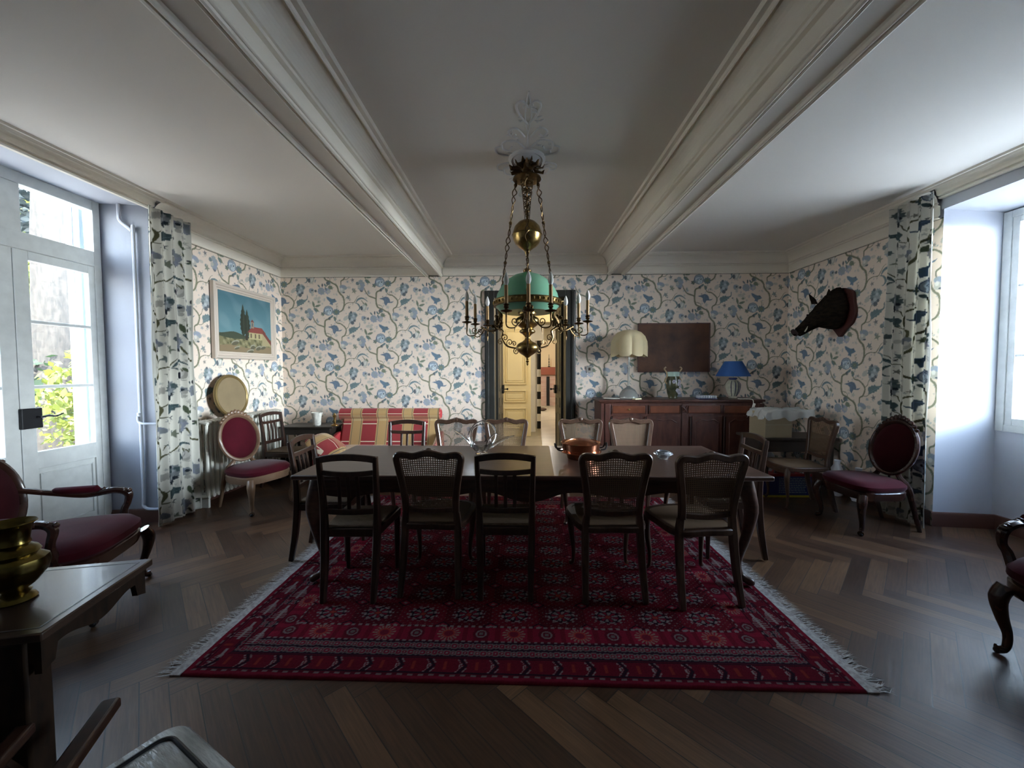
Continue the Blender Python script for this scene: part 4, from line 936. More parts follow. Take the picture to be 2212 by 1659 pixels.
for ph, sg in ((0, 1), (2.1, 1), (4.2, -1), (1, -1)):
    mb.tube([((.040*(1-i/n)+.010)*math.cos(ph+sg*i*.21), (.040*(1-i/n)+.010)*math.sin(ph+sg*i*.21), -.16-i/n*(2.885-2.60)) for i in range(n)], .0032, 5)
mb.tube([(0, 0, -.15), (0, 0, zz(2.58))], .007, 8); mb.build('scrollwork_column', DKBRASS, ch)
mb = MB().lathe([(.002, .118), (.03, .113), (.066, .095), (.096, .062), (.110, .02), (.113, .004), (.118, 0), (.113, -.004), (.108, -.03), (.09, -.068), (.06, -.095), (.035, -.110), (.022, -.122), (.018, -.135), (.010, -.15), (.012, -.16), (.002, -.168)], (0, 0, zz(2.475)), 36)
mb.build('counterweight_ball', BRASS, ch)
mb = MB(); 
for i in range(9):                                         # chain under the ball
    z = zz(2.31)-i*.018; mb.tube([( (.009*math.cos(q*PI/4) if i % 2 else 0), (0 if i % 2 else .009*math.cos(q*PI/4)), z+.012*math.sin(q*PI/4)) for q in range(8)], .0022, 5, True)
mb.build('centre_chain', DKBRASS, ch)
RB = .252
for k in range(3):
    a = -PI/2+2*PI*k/3; c, s_ = math.cos(a), math.sin(a); mb = MB(); A0, A1 = Vector((.098*c, .098*s_, -.155)), Vector((RB*c, RB*s_, zz(1.985)))
    n = 120; ax = (A1-A0).normalized(); u = ax.orthogonal().normalized(); v = ax.cross(u)
    for ph in (0, PI):
        P = []
        for i in range(n+1):
            t = i/n; w = .006+.012*max(0, math.sin(t*PI*5))**2*(t < .62); th = ph+i*.5*(1 if w < .009 else .35)
            P.append(A0.lerp(A1, t)+u*w*math.cos(ph+t*48)+v*w*math.sin(ph+t*48))
        mb.tube(P, .0042, 5)
    for t in (.02, .33, .66, .97): p = A0.lerp(A1, t); mb.ellipsoid(p, (.014, .014, .014), 10, 6)
    mb.build('suspension_chain', DKBRASS, ch)
SHG = mat('green_opaline_glass', (.34, .62, .45), .25, spec=.4, coat=.3)
n_ = SHG.node_tree.nodes; tr_ = n_.new('ShaderNodeBsdfTranslucent'); tr_.inputs[0].default_value = (.42, .80, .58, 1); mx_ = n_.new('ShaderNodeMixShader'); mx_.inputs[0].default_value = .5
SHG.node_tree.links.new(n_['Principled BSDF'].outputs[0], mx_.inputs[1]); SHG.node_tree.links.new(tr_.outputs[0], mx_.inputs[2]); SHG.node_tree.links.new(mx_.outputs[0], n_['Material Output'].inputs[0])
prof = [(.03, .245), (.05, .238), (.10, .222), (.155, .187), (.20, .14), (.232, .08), (.246, .02), (.246, -.0)]
mb = MB(); mb.lathe(prof+[(r-.004, z-.003) for r, z in prof[::-1]], (0, 0, zz(1.945)), 48); mb.build('glass_shade', SHG, ch)
mb = MB(); mb.lathe([(.030, .25), (.034, .262), (.02, .275), (.018, .26)], (0, 0, zz(1.945)), 16); mb.build('smoke_cap', DKBRASS, ch)
mb = MB(); mb.lathe([(.20, -.045), (.235, -.012), (.245, 0), (.236, -.005), (.196, -.04)], (0, 0, zz(1.93)), 40); mb.build('lower_glass', SHG, ch)
mb = MB(); mb.lathe([(.252, -.012), (.262, -.010), (.256, .0), (.257, .030), (.262, .036), (.252, .038), (.248, .03), (.248, .0)], (0, 0, zz(1.94)), 48)
for k in range(40):
    a = 2*PI*k/40; mb.ellipsoid((.259*math.cos(a), .259*math.sin(a), zz(1.955)), (.010, .010, .012), 6, 4)
mb.build('gallery_band', BRASS, ch)
mb = MB().lathe([(q.x, q.y) for q in cr([(.02, .0), (.05, -.02), (.054, -.050), (.050, -.056), (.068, -.062), (.068, -.085), (.052, -.092), (.066, -.102), (.086, -.116), (.093, -.135), (.088, -.156), (.070, -.174), (.048, -.190), (.047, -.200), (.060, -.208), (.060, -.222), (.040, -.234), (.022, -.252), (.020, -.272), (.036, -.290), (.066, -.306), (.083, -.326), (.086, -.344), (.078, -.364), (.055, -.386), (.026, -.404)], 3)] + [(.018, -.412), (.010, -.418), (.012, -.428), (.006, -.436), (.014, -.446), (.006, -.456), (.009, -.466), (.002, -.480)], (0, 0, zz(1.955)), 36)
mb.build('oil_font', BRASS, ch)
def spiral(o, ux, uz, R_, turns, r0=.004, start=0, n=26):
    P = []
    for i in range(n):
        t = i/(n-1); rr = R_*(1-t)+.004; th = start+turns*2*PI*t; P.append(Vector(o)+Vector(ux)*rr*math.cos(th)+Vector((0, 0, 1))*rr*math.sin(th)*uz)
    return P
for k in range(3):
    a = -PI/2+2*PI*k/3; R_ = Vector((math.cos(a), math.sin(a), 0)); T_ = Vector((-math.sin(a), math.cos(a), 0))
    def V(r, z, t=0): return R_*r+T_*t+Vector((0, 0, zz(z)))
    mb = MB()
    p = cr([V(.07, 1.605), V(.11, 1.615), V(.16, 1.625), V(.20, 1.645), V(.235, 1.70), V(.225, 1.75), V(.26, 1.775), V(.29, 1.80), V(.275, 1.84), V(.245, 1.88), V(.262, 1.92), V(.255, 1.95)], 5)
    mb.tube(p, lerp_list([.006, .006, .007, .007, .010, .010, .014, .020, .020, .014, .008], len(p)), 8)
    for o, rr, st, tn in ((V(.16, 1.66), .030, -1.5, 1.4), (V(.10, 1.59), .024, 1.5, -1.4), (V(.205, 1.70), .026, 0, 1.3), (V(.25, 1.67), .024, 2.5, -1.3), (V(.305, 1.77), .028, -1.5, 1.4), (V(.12, 1.65), .018, 0, 1.3)):
        mb.tube(spiral(o, R_, 1, rr, tn, start=st), .0038, 6)
    for q in range(26):                                    # leafy casting at the shoulder
        r_, z_ = random.uniform(.24, .32), random.uniform(1.77, 1.88); c = V(r_, z_, random.uniform(-.025, .025)); mb.ellipsoid(c, (.013, .013, .016), 6, 4)
    p = cr([V(.27, 1.80), V(.31, 1.765), V(.36, 1.765), V(.41, 1.785), V(.44, 1.80)], 4); mb.tube(p, .008, 8)
    arm = mb.build('arm', DKBRASS, ch)
    for j, (rr, tt) in enumerate(((.50, 0), (.475, .145), (.475, -.145))):
        base = V(rr, 1.83, tt); m2 = MB(); hub = V(.40, 1.785, tt*.25)
        m2.tube(cr([hub, V((rr+.40)/2+.01, 1.725, tt*.62), V(rr, 1.73, tt*.98), V(rr, 1.80, tt)], 5), .0045, 6)
        dirv = (V(rr, 0, tt)-V(.40, 0, tt*.25)); dirv.z = 0; dirv = dirv.normalized() if dirv.length > .01 else R_
        m2.tube(spiral(V((rr+.40)/2+.0, 1.765, tt*.62), dirv, 1, .028, 1.5, start=PI), .0035, 6)
        m2.tube([V((rr+.40)/2, 1.728, tt*.62), V((rr+.40)/2, 1.69, tt*.62)], [.006, .001], 6)
        m2.lathe([(.002, -.085), (.005, -.07), (.006, -.03), (.010, -.012), (.036, -.006), (.041, 0), (.034, .003), (.014, .006), (.010, .014), (.018, .022), (.014, .034), (.022, .040), (.014, .046), (.011, .05)], base, 18)
        m2.build('candle_cup', DKBRASS, arm)
        MB().lathe([(.0125, .046), (.0125, .165), (.006, .167)], base, 14).build('candle_sleeve', mat('aged_card_sleeve', (.34, .19, .06), .5), arm)
        MB().lathe([(.008, .165), (.016, .18), (.019, .195), (.016, .215), (.009, .235), (.002, .250)], base, 14).build('bulb', mat('clear_bulb_glass', (.85, .84, .80), .15, trans=.35, ior=1.2), arm)

# ================================================================= SIDEBOARD
sb = empty('sideboard', (2.08, 5.34, 0), 0, 'long carved dark cherry sideboard against the back wall', 'sideboard')
SW, SD, SH = 1.03, .235, 1.015
def sx_(zx): return (1280+zx/5.672-1125)*5.1/838.2-2.08
mb = MB(); mb.box((-SW, -SD, .06), (SW, SD, SH)); mb.box((-SW-.01, -SD-.012, .03), (SW+.01, SD, .12)); mb.build('carcass', BUFFET, sb, bevel=.004)
mb = MB(); mb.box((-SW-.035, -SD-.04, SH), (SW+.045, SD, SH+.028)); mb.box((-SW-.015, -SD-.02, SH-.018), (SW+.02, SD, SH)); mb.build('top', BUFFET, sb, bevel=.008)
yf = -SD
for a, b, kn in ((235, 635, 1), (690, 1050, 0), (1150, 1540, 0), (1590, 1900, 0)):
    x0, x1 = sx_(a), sx_(b); q = MB().box((x0, yf-.014, .865), (x1, yf, .962)); D_ = q.build('drawer', mat('drawer_front_wood', (.20, .062, .03), .3, var=.4, vscale=8), sb, bevel=.008)
    m2 = MB()
    for e0, e1 in (((x0-.012, .855), (x0-.004, .972)), ((x1+.004, .855), (x1+.012, .972))): MB().box((e0[0], yf-.016, e0[1]), (e1[0], yf, e1[1])).build('moulding', BUFFET, D_, bevel=.003)
    if kn: MB().ellipsoid(((x0+x1)/2, yf-.030, .915), (.013, .016, .013), 10, 8).build('knob', BRASS, D_)
for a, b in ((235, 590), (650, 1055), (1195, 1560), (1600, 1950)):
    x0, x1 = sx_(a), sx_(b); q = MB().box((x0, yf-.016, .16), (x1, yf, .83)); dr = q.build('cabinet_door', BUFFET, sb, bevel=.004)
    w = x1-x0; top = [(x0+.045+(w-.09)*t, .755+.022*math.sin(t*2*PI*2.0-PI/2)*(1-.3*abs(t-.5))+.028*math.exp(-((t-.5)/.14)**2)) for t in np.linspace(0, 1, 31)]
    m2 = MB(); m2.extr([(x0+.045, .22), (x1-.045, .22)]+top[::-1], (0, -.010, 0), (0, yf-.014, 0)); m2.tube([(p[0], yf-.026, p[1]+.008) for p in top], .010, 6)
    m2.build('raised_panel', BUFFET, dr, bevel=.004)
    MB().box((x0-.02, yf-.022, .18), (x0-.006, yf, .82)).build('hinge_moulding', mat('dark_groove_wood', (.03, .012, .009), .5), dr, bevel=.003)
for zx in (180, 1110, 2030): MB().box((sx_(zx)-.035, yf-.012, .14), (sx_(zx)+.035, yf, .99)).build('pilaster', BUFFET, sb, bevel=.004)
mb = MB(); c = sx_(1100); mb.tube(cr([(c-.035, yf-.016, .955), (c, yf-.022, .93), (c+.01, yf-.022, .90), (c-.015, yf-.02, .88)], 4), .010, 8); mb.tube(cr([(c+.035, yf-.016, .96), (c+.02, yf-.022, .92), (c+.03, yf-.02, .88)], 4), .010, 8)
mb.build('pilaster_carving', BUFFET, sb)
for s in (-1, 1):
    for y in (-SD+.03, SD-.05): MB().lathe([(.025, 0), (.035, .02), (.03, .06)], (s*(SW-.05), y, 0), 12).build('foot', BUFFET, sb)
ZT = SH+.028
def at_y(u, y): return (u-1125)*y/838.2
# glass lamp with scalloped cream shade
gl = empty('table_lamp', (at_y(1356, 5.33), 5.33, ZT), 0, 'glass table lamp with large scalloped cream shade on the sideboard', 'lamp')
MB().lathe([(.09, 0), (.13, .004), (.132, .02), (.12, .06), (.085, .12), (.03, .155), (.016, .17), (.015, .40), (.022, .42), (.012, .44), (.012, .56), (.002, .56)], (0, 0, 0), 28).build('base', mat('clear_lamp_glass', (.9, .95, .92), .05, trans=.8, ior=1.4), gl)
SHD = mat('cream_fabric_shade', (.72, .62, .42), .8)
n_ = SHD.node_tree; tr_ = n_.nodes.new('ShaderNodeBsdfTranslucent'); tr_.inputs[0].default_value = (.85, .78, .52, 1); mx_ = n_.nodes.new('ShaderNodeMixShader'); mx_.inputs[0].default_value = .45
n_.links.new(n_.nodes['Principled BSDF'].outputs[0], mx_.inputs[1]); n_.links.new(tr_.outputs[0], mx_.inputs[2]); n_.links.new(mx_.outputs[0], n_.nodes['Material Output'].inputs[0])
def lobes(a, z): return 1-.085*(abs(math.sin(4*a+.5)) < .001)-.10*(1-abs(math.sin(4*a+.4)))**2.2*min(1, (.93-z)*5)
pr_ = [(.03, .93), (.09, .925), (.16, .895), (.21, .84), (.238, .77), (.245, .69), (.243, .60)]
mb = MB(); N = 64; rings = []
for r, z in pr_+[(r-.003, z) for r, z in pr_[::-1]]:
    ring = []
    for k in range(N):
        a = 2*PI*k/N; q = abs(math.sin(4*a+.4)); rr = r*(1-.10*(1-q)**2.2*min(1, (.93-z)*5)); ze = z-(.035*q**.7 if z < .605 else 0)
        ring.append((rr*math.cos(a), rr*math.sin(a), ze))
    rings.append(ring)
mb.ring(rings, caps=False); mb.build('lamp_shade', SHD, gl)
# vase
vs = empty('porcelain_vase', (at_y(1450, 5.3), 5.3, ZT), .15, 'dark porcelain vase with gilt handles and pale flowers on the sideboard', 'vase')
MB().lathe([(.055, 0), (.062, .01), (.058, .03), (.075, .08), (.085, .16), (.088, .22), (.080, .27), (.070, .30), (.075, .345), (.085, .36), (.078, .358), (.06, .30), (.06, .1), (.002, .05)], (0, 0, 0), 28).build('vase_body', mat('dark_green_porcelain', (.035, .045, .03), .18, col2=(.11, .10, .05), vscale=14), vs)
MB().lathe([(.072, .30), (.077, .345), (.087, .36), (.084, .345), (.080, .30)], (0, 0, .001), 28).build('neck_band', mat('celadon_glaze', (.40, .52, .45), .25), vs)
for s in (-1, 1): MB().tube(cr([(s*.082, 0, .20), (s*.115, 0, .24), (s*.085, 0, .30), (s*.09, 0, .35), (s*.125, 0, .40), (s*.10, 0, .425)], 4), .010, 8).build('handle', mat('dull_gilt_porcelain', (.40, .28, .15), .35), vs)
for x, z in ((.035, .20), (.06, .17), (.02, .115), (.05, .085), (-.03, .23), (.045, .235)):
    m2 = MB(); y = -math.sqrt(.084**2-x*x) if abs(x) < .08 else -.05
    for q in range(6): a = q*PI/3; m2.ellipsoid((x+.016*math.cos(a), y-.004, z+.016*math.sin(a)), (.013, .006, .013), 8, 5)
    m2.build('painted_flower', mat('lilac_glaze', (.42, .40, .45), .3), vs)
# hobnail glass tray
mb = MB(); tx = at_y(1521, 5.2)
mb.box((tx-.12, 5.13, ZT), (tx+.12, 5.27, ZT+.012)); tray = mb.build('serving_dish', mat('dark_dish_base', (.03, .03, .08), .2), bevel=.004); tag(tray, 'dark dish holding clear glass balls between the vase and blue lamp', 'dish')
k = 0; HB = MB().ellipsoid((0, 0, 0), (.017, .017, .022), 12, 8).build('glass_ball', mat('frosted_ball_glass', (.75, .80, .88), .08, trans=.35, ior=1.5))
for i in range(8):
    for j in range(3):
        o = HB if k == 0 else HB.copy(); 
        if k: COL.objects.link(o)
        k += 1; o.location = (tx-.105+i*.030, 5.16+j*.035, ZT+.027)
        tag(o, 'small clear glass ball in the dark dish on the sideboard', 'glass ball', 'glass balls in the dish')
# blue lamp
bl = empty('table_lamp', (at_y(1577, 5.3), 5.3, ZT), 0, 'small lamp with blue conical shade on white and blue pottery base', 'lamp')
MB().lathe([(.04, 0), (.052, .008), (.05, .02), (.045, .03), (.075, .09), (.088, .16), (.085, .20), (.06, .235), (.035, .25), (.036, .262), (.05, .265), (.05, .275), (.012, .278), (.010, .31), (.002, .31)], (0, 0, 0), 28).build('base', mat('cream_pottery', (.55, .52, .40), .3, var=.25, vscale=30), bl)
for a in (-1.15, -1.7, -.6, -2.3): 
    m2 = MB(); pts = [(.047, .03), (.076, .09), (.0895, .16), (.0865, .20), (.061, .236)]
    m2.tube([(r*math.cos(a), r*math.sin(a), z) for r, z in pts], [.004, .008, .010, .009, .006], 6, flat=.4); m2.build('blue_stripe', mat('cobalt_glaze', (.02, .03, .15), .25), bl)
MB().lathe([(.037, .25), (.052, .264), (.052, .278), (.03, .28)], (0, 0, .001), 24).build('neck_ring', mat('cobalt_glaze'), bl)
BSH = mat('blue_fabric_shade', (.03, .10, .30), .8)
mb = MB().lathe([(.212, .30), (.105, .50), (.102, .50), (.209, .30)], (0, 0, 0), 40); mb.build('lamp_shade', BSH, bl)
# cord with switch
cx_ = at_y(1600, 5.1)
mb = MB().tube(cr([(at_y(1577, 5.3)+.05, 5.27, ZT+.005), (cx_-.02, 5.14, ZT+.006), (at_y(1618, 5.06), 5.055, ZT+.004), (at_y(1622, 5.04), 5.045, .96), (at_y(1630, 5.04), 5.03, .90), (at_y(1645, 5.04), 5.03, .85), (at_y(1658, 5.1), 5.05, .83)], 5), .0045, 6)
cd = mb.build('lamp_cord', mat('white_flex', (.75, .72, .62), .4)); tag(cd, 'white cord with inline switch hanging over the sideboard edge', 'cord')
MB().box((-.014, -.010, -.035), (.014, .010, .035)).build('inline_switch', mat('white_flex'), cd, bevel=.006, xf=Matrix.Translation((at_y(1621, 5.04), 5.035, .965)) @ Matrix.Rotation(.3, 4, 'Y'))
tag(MB().lathe([(.05, 0), (.07, .004), (.11, .012), (.112, .016), (.06, .010), (.002, .008)], (at_y(1318, 5.2), 5.17, ZT), 24).build('saucer', mat('white_china', (.7, .68, .62), .2)), 'shallow white saucer at the left end of the sideboard', 'saucer')
tag(MB().box((-.05, -.03, 0), (.05, .03, .018)).build('card_packet', mat('ivory_card', (.72, .66, .42), .5), bevel=.002, xf=Matrix.Translation((at_y(1374, 5.13), 5.13, ZT)) @ Matrix.Rotation(.4, 4, 'Z')), 'small cream packet lying beside the glass lamp base', 'packet')
# brown board on the wall
bb = MB().box((1.66, YB-.045, 1.405), (2.662, YB-.008, 2.085)).build('hanging_panel', mat('brown_tooled_leather', (.135, .052, .022), .55, col2=(.06, .024, .012), vscale=5, bump=.3, bscale=25), bevel=.006)
tag(bb, 'large plain brown rectangular panel hung above the sideboard', 'wall panel')
mb = MB()
for a, b in (((1.655, 1.40), (2.667, 1.415)), ((1.655, 2.075), (2.667, 2.09)), ((1.655, 1.40), (1.67, 2.09)), ((2.652, 1.40), (2.667, 2.09))): mb.box((a[0], YB-.052, a[1]), (b[0], YB-.044, b[1]))
mb.build('edge_strip', BUFFET, bb, smooth=False)

# ================================================================= PAINTING
pt = empty('framed_painting', (XL, 4.83, 2.02), 0, 'framed landscape painting of a chapel and cypresses on the left wall', 'painting')
PY0, PY1, PZ0, PZ1 = -.545, .545, -.435, .435; TH_ = .055
FRM = mat('cream_frame_paint', (.58, .50, .42), .5, bump=.15, bscale=40)
P_ = [(0, 0), (0, .042), (.012, .052), (.030, .046), (.040, .030), (.058, .034), (.066, .022), (.082, .024), (.088, .014)]
mb = MB(); cs = [(PY0, PZ0, 1, 1), (PY1, PZ0, -1, 1), (PY1, PZ1, -1, -1), (PY0, PZ1, 1, -1)]
mb.ring([[(d+.012, y+a*w, z+b*w) for w, d in P_] for y, z, a, b in cs], closed=True, loop=False, caps=False)
mb.build('frame', FRM, pt, smooth=False)
MB().box((.001, PY0+.002, PZ0+.002), (.03, PY1-.002, PZ1-.002)).build('dark_backing', mat('dark_frame_edge', (.02, .015, .012), .7), pt, smooth=False)
def paint_canvas():
    ny, nx = 240, 320; X, Y = np.meshgrid(np.linspace(0, 1, nx), np.linspace(1, 0, ny)); I = np.zeros((ny, nx, 3))   # X along the wall away from camera, Y up
    c = lambda *a: np.array(a)
    nz = lambda f, s: np.sin(X*f+s)*np.sin(Y*f*1.3+s*2)+.5*np.sin(X*f*2.3+Y*f+s)
    I[:] = c(.06, .19, .24); k = np.clip((.95-Y), 0, 1)[..., None]; I += k*c(.10, .16, .15); I += (np.clip(nz(9, 1), 0, 1)*.05*(Y > .3))[..., None]
    hill = Y < .30+.055*np.exp(-((X-.25)/.16)**2)-.03*X; I[hill] = c(.055, .075, .04)
    g = Y < .255-.03*np.sin(X*6); I[g] = c(.23, .21, .09); t = nz(34, 2); I[g & (t > .5)] = c(.33, .30, .15); I[g & (t < -.6)] = c(.11, .11, .045)
    g = Y < .10+.02*np.sin(X*9); I[g] = c(.28, .20, .10)
    for x, y, w, h in ((.27, .165, .07, .035), (.60, .11, .05, .04), (.72, .10, .06, .035), (.82, .12, .06, .03), (.55, .03, .07, .03), (.3, .08, .05, .02)):
        m = ((X-x)/w)**2+((Y-y-.3*(X-x))/h)**2 < 1; I[m] = c(.36, .35, .26); m2 = ((X-x)/w)**2+((Y-y+.018-.3*(X-x))/h)**2 < .8; I[m2] = c(.12, .11, .06)
    for x, b, top, w in ((.425, .28, .85, .055), (.50, .26, .77, .055)):
        v = (Y-b)/(top-b); m = (v > 0) & (v < 1) & (np.abs(X-x) < w*np.sin(np.clip(v, 0, 1)**.75*PI*.97+.05)*(1+.12*np.sin(Y*80))); I[m] = c(.025, .035, .02)*(1+.6*(np.sin(X*90) > .5)[m][:, None])
    m = (X > .46) & (X < .505) & (Y > .22) & (Y < .31); I[m] = c(.04, .03, .02)
    wall = (X > .53) & (X < .80) & (Y > .245) & (Y < .38); I[wall] = c(.50, .43, .20)
    for x in (.575, .66, .74): m = (abs(X-x) < .014) & (Y > .27) & (Y < .35); I[m] = c(.16, .11, .06)
    m = (X > .80) & (X < .98) & (Y > .14) & (Y < .40-.9*(X-.80)); I[m] = c(.44, .37, .18)
    roof = (Y > .365) & (Y < .365+.11*np.clip((X-.50)/.10, 0, 1)*np.clip((.90-X)/.10, 0, 1)) & (X > .5) & (X < .88); I[roof] = c(.27, .05, .035)
    m = (X > .82) & (X < 1.0) & (Y < .44-1.15*(X-.82)) & (Y > .36-1.15*(X-.82)); I[m] = c(.20, .045, .03)
    m = (X > .575) & (X < .635) & (Y > .45) & (Y < .56); I[m] = c(.34, .26, .17); m = (X > .595) & (X < .615) & (Y > .48) & (Y < .54); I[m] = c(.08, .12, .14); m = (abs(X-.605) < .035*(1-(Y-.56)/.05)) & (Y > .56) & (Y < .61); I[m] = c(.20, .05, .04)
    I = I*.72+.10*I.mean(2, keepdims=True)+.01; P = np.stack([np.full(X.shape, .036), PY0+.085+(PY1-PY0-.17)*X, PZ0+.085+(PZ1-PZ0-.17)*Y], -1)
    o = grid_obj('canvas', P, np.clip(I, 0, 1), attr_mat('oil_paint', .5, bump=.2, bscale=90), flip=True); o.parent = pt
paint_canvas()

# ================================================================= BOAR HEAD
bh = empty('boar_head_trophy', (XR, 4.66, 2.1), 0, 'stuffed boar head on a reddish shield, mounted on the right wall', 'hunting trophy')
shp = cr([(0, .28, 0), (-.10, .25, 0), (-.17, .20, 0), (-.19, .08, 0), (-.21, -.02, 0), (-.17, -.14, 0), (-.09, -.20, 0), (-.02, -.28, 0), (0, -.285, 0), (.02, -.28, 0), (.09, -.20, 0), (.17, -.14, 0), (.21, -.02, 0), (.19, .08, 0), (.17, .20, 0), (.10, .25, 0)], 3, True)
MB().extr([(p.x, p.y) for p in shp], (-.035, 0, 0), (-.002, 0, 0), (0, 1, 0), (0, 0, 1)).build('shield', mat('reddish_shield_wood', (.065, .018, .015), .5), bh, bevel=.010)
FUR = mat('bristly_boar_fur', (.034, .024, .017), .95, col2=(.012, .009, .007), vscale=14, vstretch=(1, 3, 3), bump=1.0, bscale=130, spec=.08)
secs = [(-.03, .03, .155, .245), (-.10, .035, .15, .235), (-.18, .02, .135, .20), (-.25, .0, .128, .175), (-.31, -.040, .118, .152), (-.37, -.088, .092, .122), (-.42, -.132, .070, .096), (-.47, -.172, .053, .072), (-.52, -.208, .045, .054), (-.545, -.228, .044, .046)]
rings = []; 
for i, (x, z, ry, rz) in enumerate(secs):
    tl = .9 if i > 3 else .2*i
    rings.append([(x+tl*.35*rz*math.sin(2*PI*k/28)+.0, ry*math.cos(2*PI*k/28)*(1-.25*max(0, math.sin(2*PI*k/28))*(i < 5)), z+rz*math.sin(2*PI*k/28)*(1.12 if math.sin(2*PI*k/28) > 0 and i < 3 else 1)) for k in range(28)])
hd = MB().ring(rings).build('head', FUR, bh, subsurf=1)
dsp = hd.modifiers.new('rough', 'DISPLACE'); tx_ = bpy.data.textures.new('bristle', 'CLOUDS'); tx_.noise_scale = .05; dsp.texture = tx_; dsp.strength = .022; dsp.mid_level = .5
MB().lathe([(.043, 0), (.048, .008), (.045, .016), (.03, .014), (.002, .016)], (0, 0, 0), 18).build('snout_disc', mat('dark_snout_skin', (.03, .018, .018), .4), bh, xf=Matrix.Translation((-.545, 0, -.232)) @ Matrix.Rotation(-2.1, 4, 'Y'))
p = cr([(-.30, 0, -.12), (-.38, 0, -.165), (-.45, 0, -.222), (-.500, 0, -.262)], 4)
MB().tube(p, lerp_list([.06, .05, .034, .020], len(p)), 12).build('lower_jaw', FUR, bh)
for s in (-1, 1):
    MB().tube(cr([(-.46, s*.035, -.225), (-.455, s*.055, -.20), (-.445, s*.060, -.165)], 3), lerp_list([.008, .007, .001], 7), 8).build('tusk', mat('ivory_tusk', (.65, .58, .42), .3), bh)
    m2 = MB(); a = Vector((-.25, s*.105, .115)); m2.ring([[a+Vector((.035*math.cos(q*PI/4), s*.02*math.sin(q*PI/4)*1.0, .0)) for q in range(8)], [a+Vector((-.01+.036*math.cos(q*PI/4), s*(.02+.016*math.sin(q*PI/4)), .06)) for q in range(8)], [a+Vector((-.035+.006*math.cos(q*PI/4), s*(.045+.003*math.sin(q*PI/4)), .125)) for q in range(8)]])
    m2.build('ear', FUR, bh)
    MB().ellipsoid((-.345, s*.088, -.02), (.012, .008, .012), 10, 8).build('eye', mat('glass_eye', (.01, .006, .004), .05), bh)
mb = MB()
for q in range(420):
    i = random.random(); x = -.03-.30*i; k = random.uniform(-.2, 1.2)*PI; z0 = np.interp(-x, [.03, .18, .33], [.03, .02, -.045]); ry = np.interp(-x, [.03, .18, .33], [.155, .135, .11]); rz = np.interp(-x, [.03, .18, .33], [.25, .20, .13])
    p = Vector((x, ry*math.cos(k)*.95, z0+rz*math.sin(k)*.97)); nn = Vector((.9, math.cos(k)*.5, math.sin(k)*.6)).normalized(); L = random.uniform(.008, .022); w = Vector((0, .003, .002))
    mb.add([p-w, p+w, p+nn*L+Vector((0, 0, random.uniform(-.006, .006)))], [(0, 1, 2)])
tag(mb.build('bristles', FUR, bh, smooth=False), kind='stuff')

# ================================================================= LEFT WALL THINGS
rd = empty('radiator', (-3.35, 4.58, 0), 0, 'long white cast-iron column radiator under the painting', 'radiator')
RADM = mat('yellowed_radiator_enamel', (.62, .61, .54), .35)
sec = MB()
for sx in (-.06, .06): sec.tube(cr([(sx, 0, .10), (sx, 0, .16), (sx, 0, .5), (sx, 0, .86), (sx*.8, 0, .90)], 4), .016, 8, flat=1)
sec.tube([(-.075, 0, .885), (0, 0, .905), (.075, 0, .885)], .022, 8); sec.tube([(-.075, 0, .12), (0, 0, .11), (.075, 0, .12)], .022, 8)
s0 = sec.build('radiator_section', RADM, rd); nsec = 21
for i in range(nsec):
    o = s0 if i == 0 else s0.copy()
    if i: COL.objects.link(o); o.parent = rd
    o.location = (0, -.62+i*.062, 0)
for y in (-.62, .62): MB().box((-.07, y-.012, 0), (.07, y+.012, .11)).build('foot', RADM, rd, bevel=.006)
MB().tube([(-.05, -.66, .86), (-.05, -.70, .86)], .028, 12).build('valve', IRON, rd)
ov = empty('oval_panel', (-3.385, 4.44, .918), 0, 'oval beige padded panel with gilt rim leaning on the wall above the radiator', 'oval panel')
def oval(rx, rz, n=40): return [(rx*math.cos(2*PI*i/n), rz*math.sin(2*PI*i/n)) for i in range(n)]
Xf = Matrix.Translation((0, 0, .232)) @ Matrix.Rotation(-.12, 4, 'Y')
MB().extr(oval(.235, .225), (.018, 0, 0), (.0, 0, 0), (0, 1, 0), (0, 0, 1)).build('panel', mat('beige_cloth', (.22, .165, .09), .8, var=.15, vscale=6), ov, bevel=.004, xf=Xf)
MB().tube([(.010, p[0], p[1]) for p in oval(.24, .23)], .020, 8, True).build('rim', mat('dull_gilt_rim', (.24, .17, .07), .35, metal=.6), ov, xf=Xf)
# side table behind, pot and candlestick
st_ = empty('console_table', (-2.86, 5.25, 0), 0, 'small dark console table in the back left corner', 'side table')
DK = mat('very_dark_wood', (.022, .017, .013), .35)
MB().box((-.36, -.2, .67), (.36, .2, .695)).build('tabletop', DK, st_, bevel=.006); MB().box((-.31, -.16, .58), (.31, .17, .67)).build('apron', DK, st_, bevel=.004)
for sx in (-1, 1):
    for sy in (-1, 1): MB().lathe([(.015, 0), (.022, .03), (.012, .08), (.02, .2), (.014, .3), (.022, .45), (.02, .58)], (sx*.29, sy*.14, 0), 12).build('leg', DK, st_)
tag(MB().lathe([(.045, 0), (.05, .01), (.062, .13), (.075, .175), (.070, .172), (.052, .05), (.002, .04)], (at_y(677, 5.2), 5.2, .695), 20, wob=lambda a, z: 1+.05*math.sin(8*a)*(z > .12)).build('flower_pot', mat('white_pot_glaze', (.72, .70, .62), .4, var=.35, vscale=30)), 'white fluted flower pot on the dark console table', 'flower pot')
mb = MB().lathe([(.05, 0), (.05, .01), (.014, .03), (.02, .06), (.012, .10), (.026, .13), (.026, .14), (.012, .15), (.012, .17)], (0, 0, 0), 16)
cs_ = mb.build('brass_candlestick', BRASS); cs_.location = (at_y(716, 5.15), 5.15, .695); tag(cs_, 'brass candlestick at the right end of the dark console table', 'candlestick')

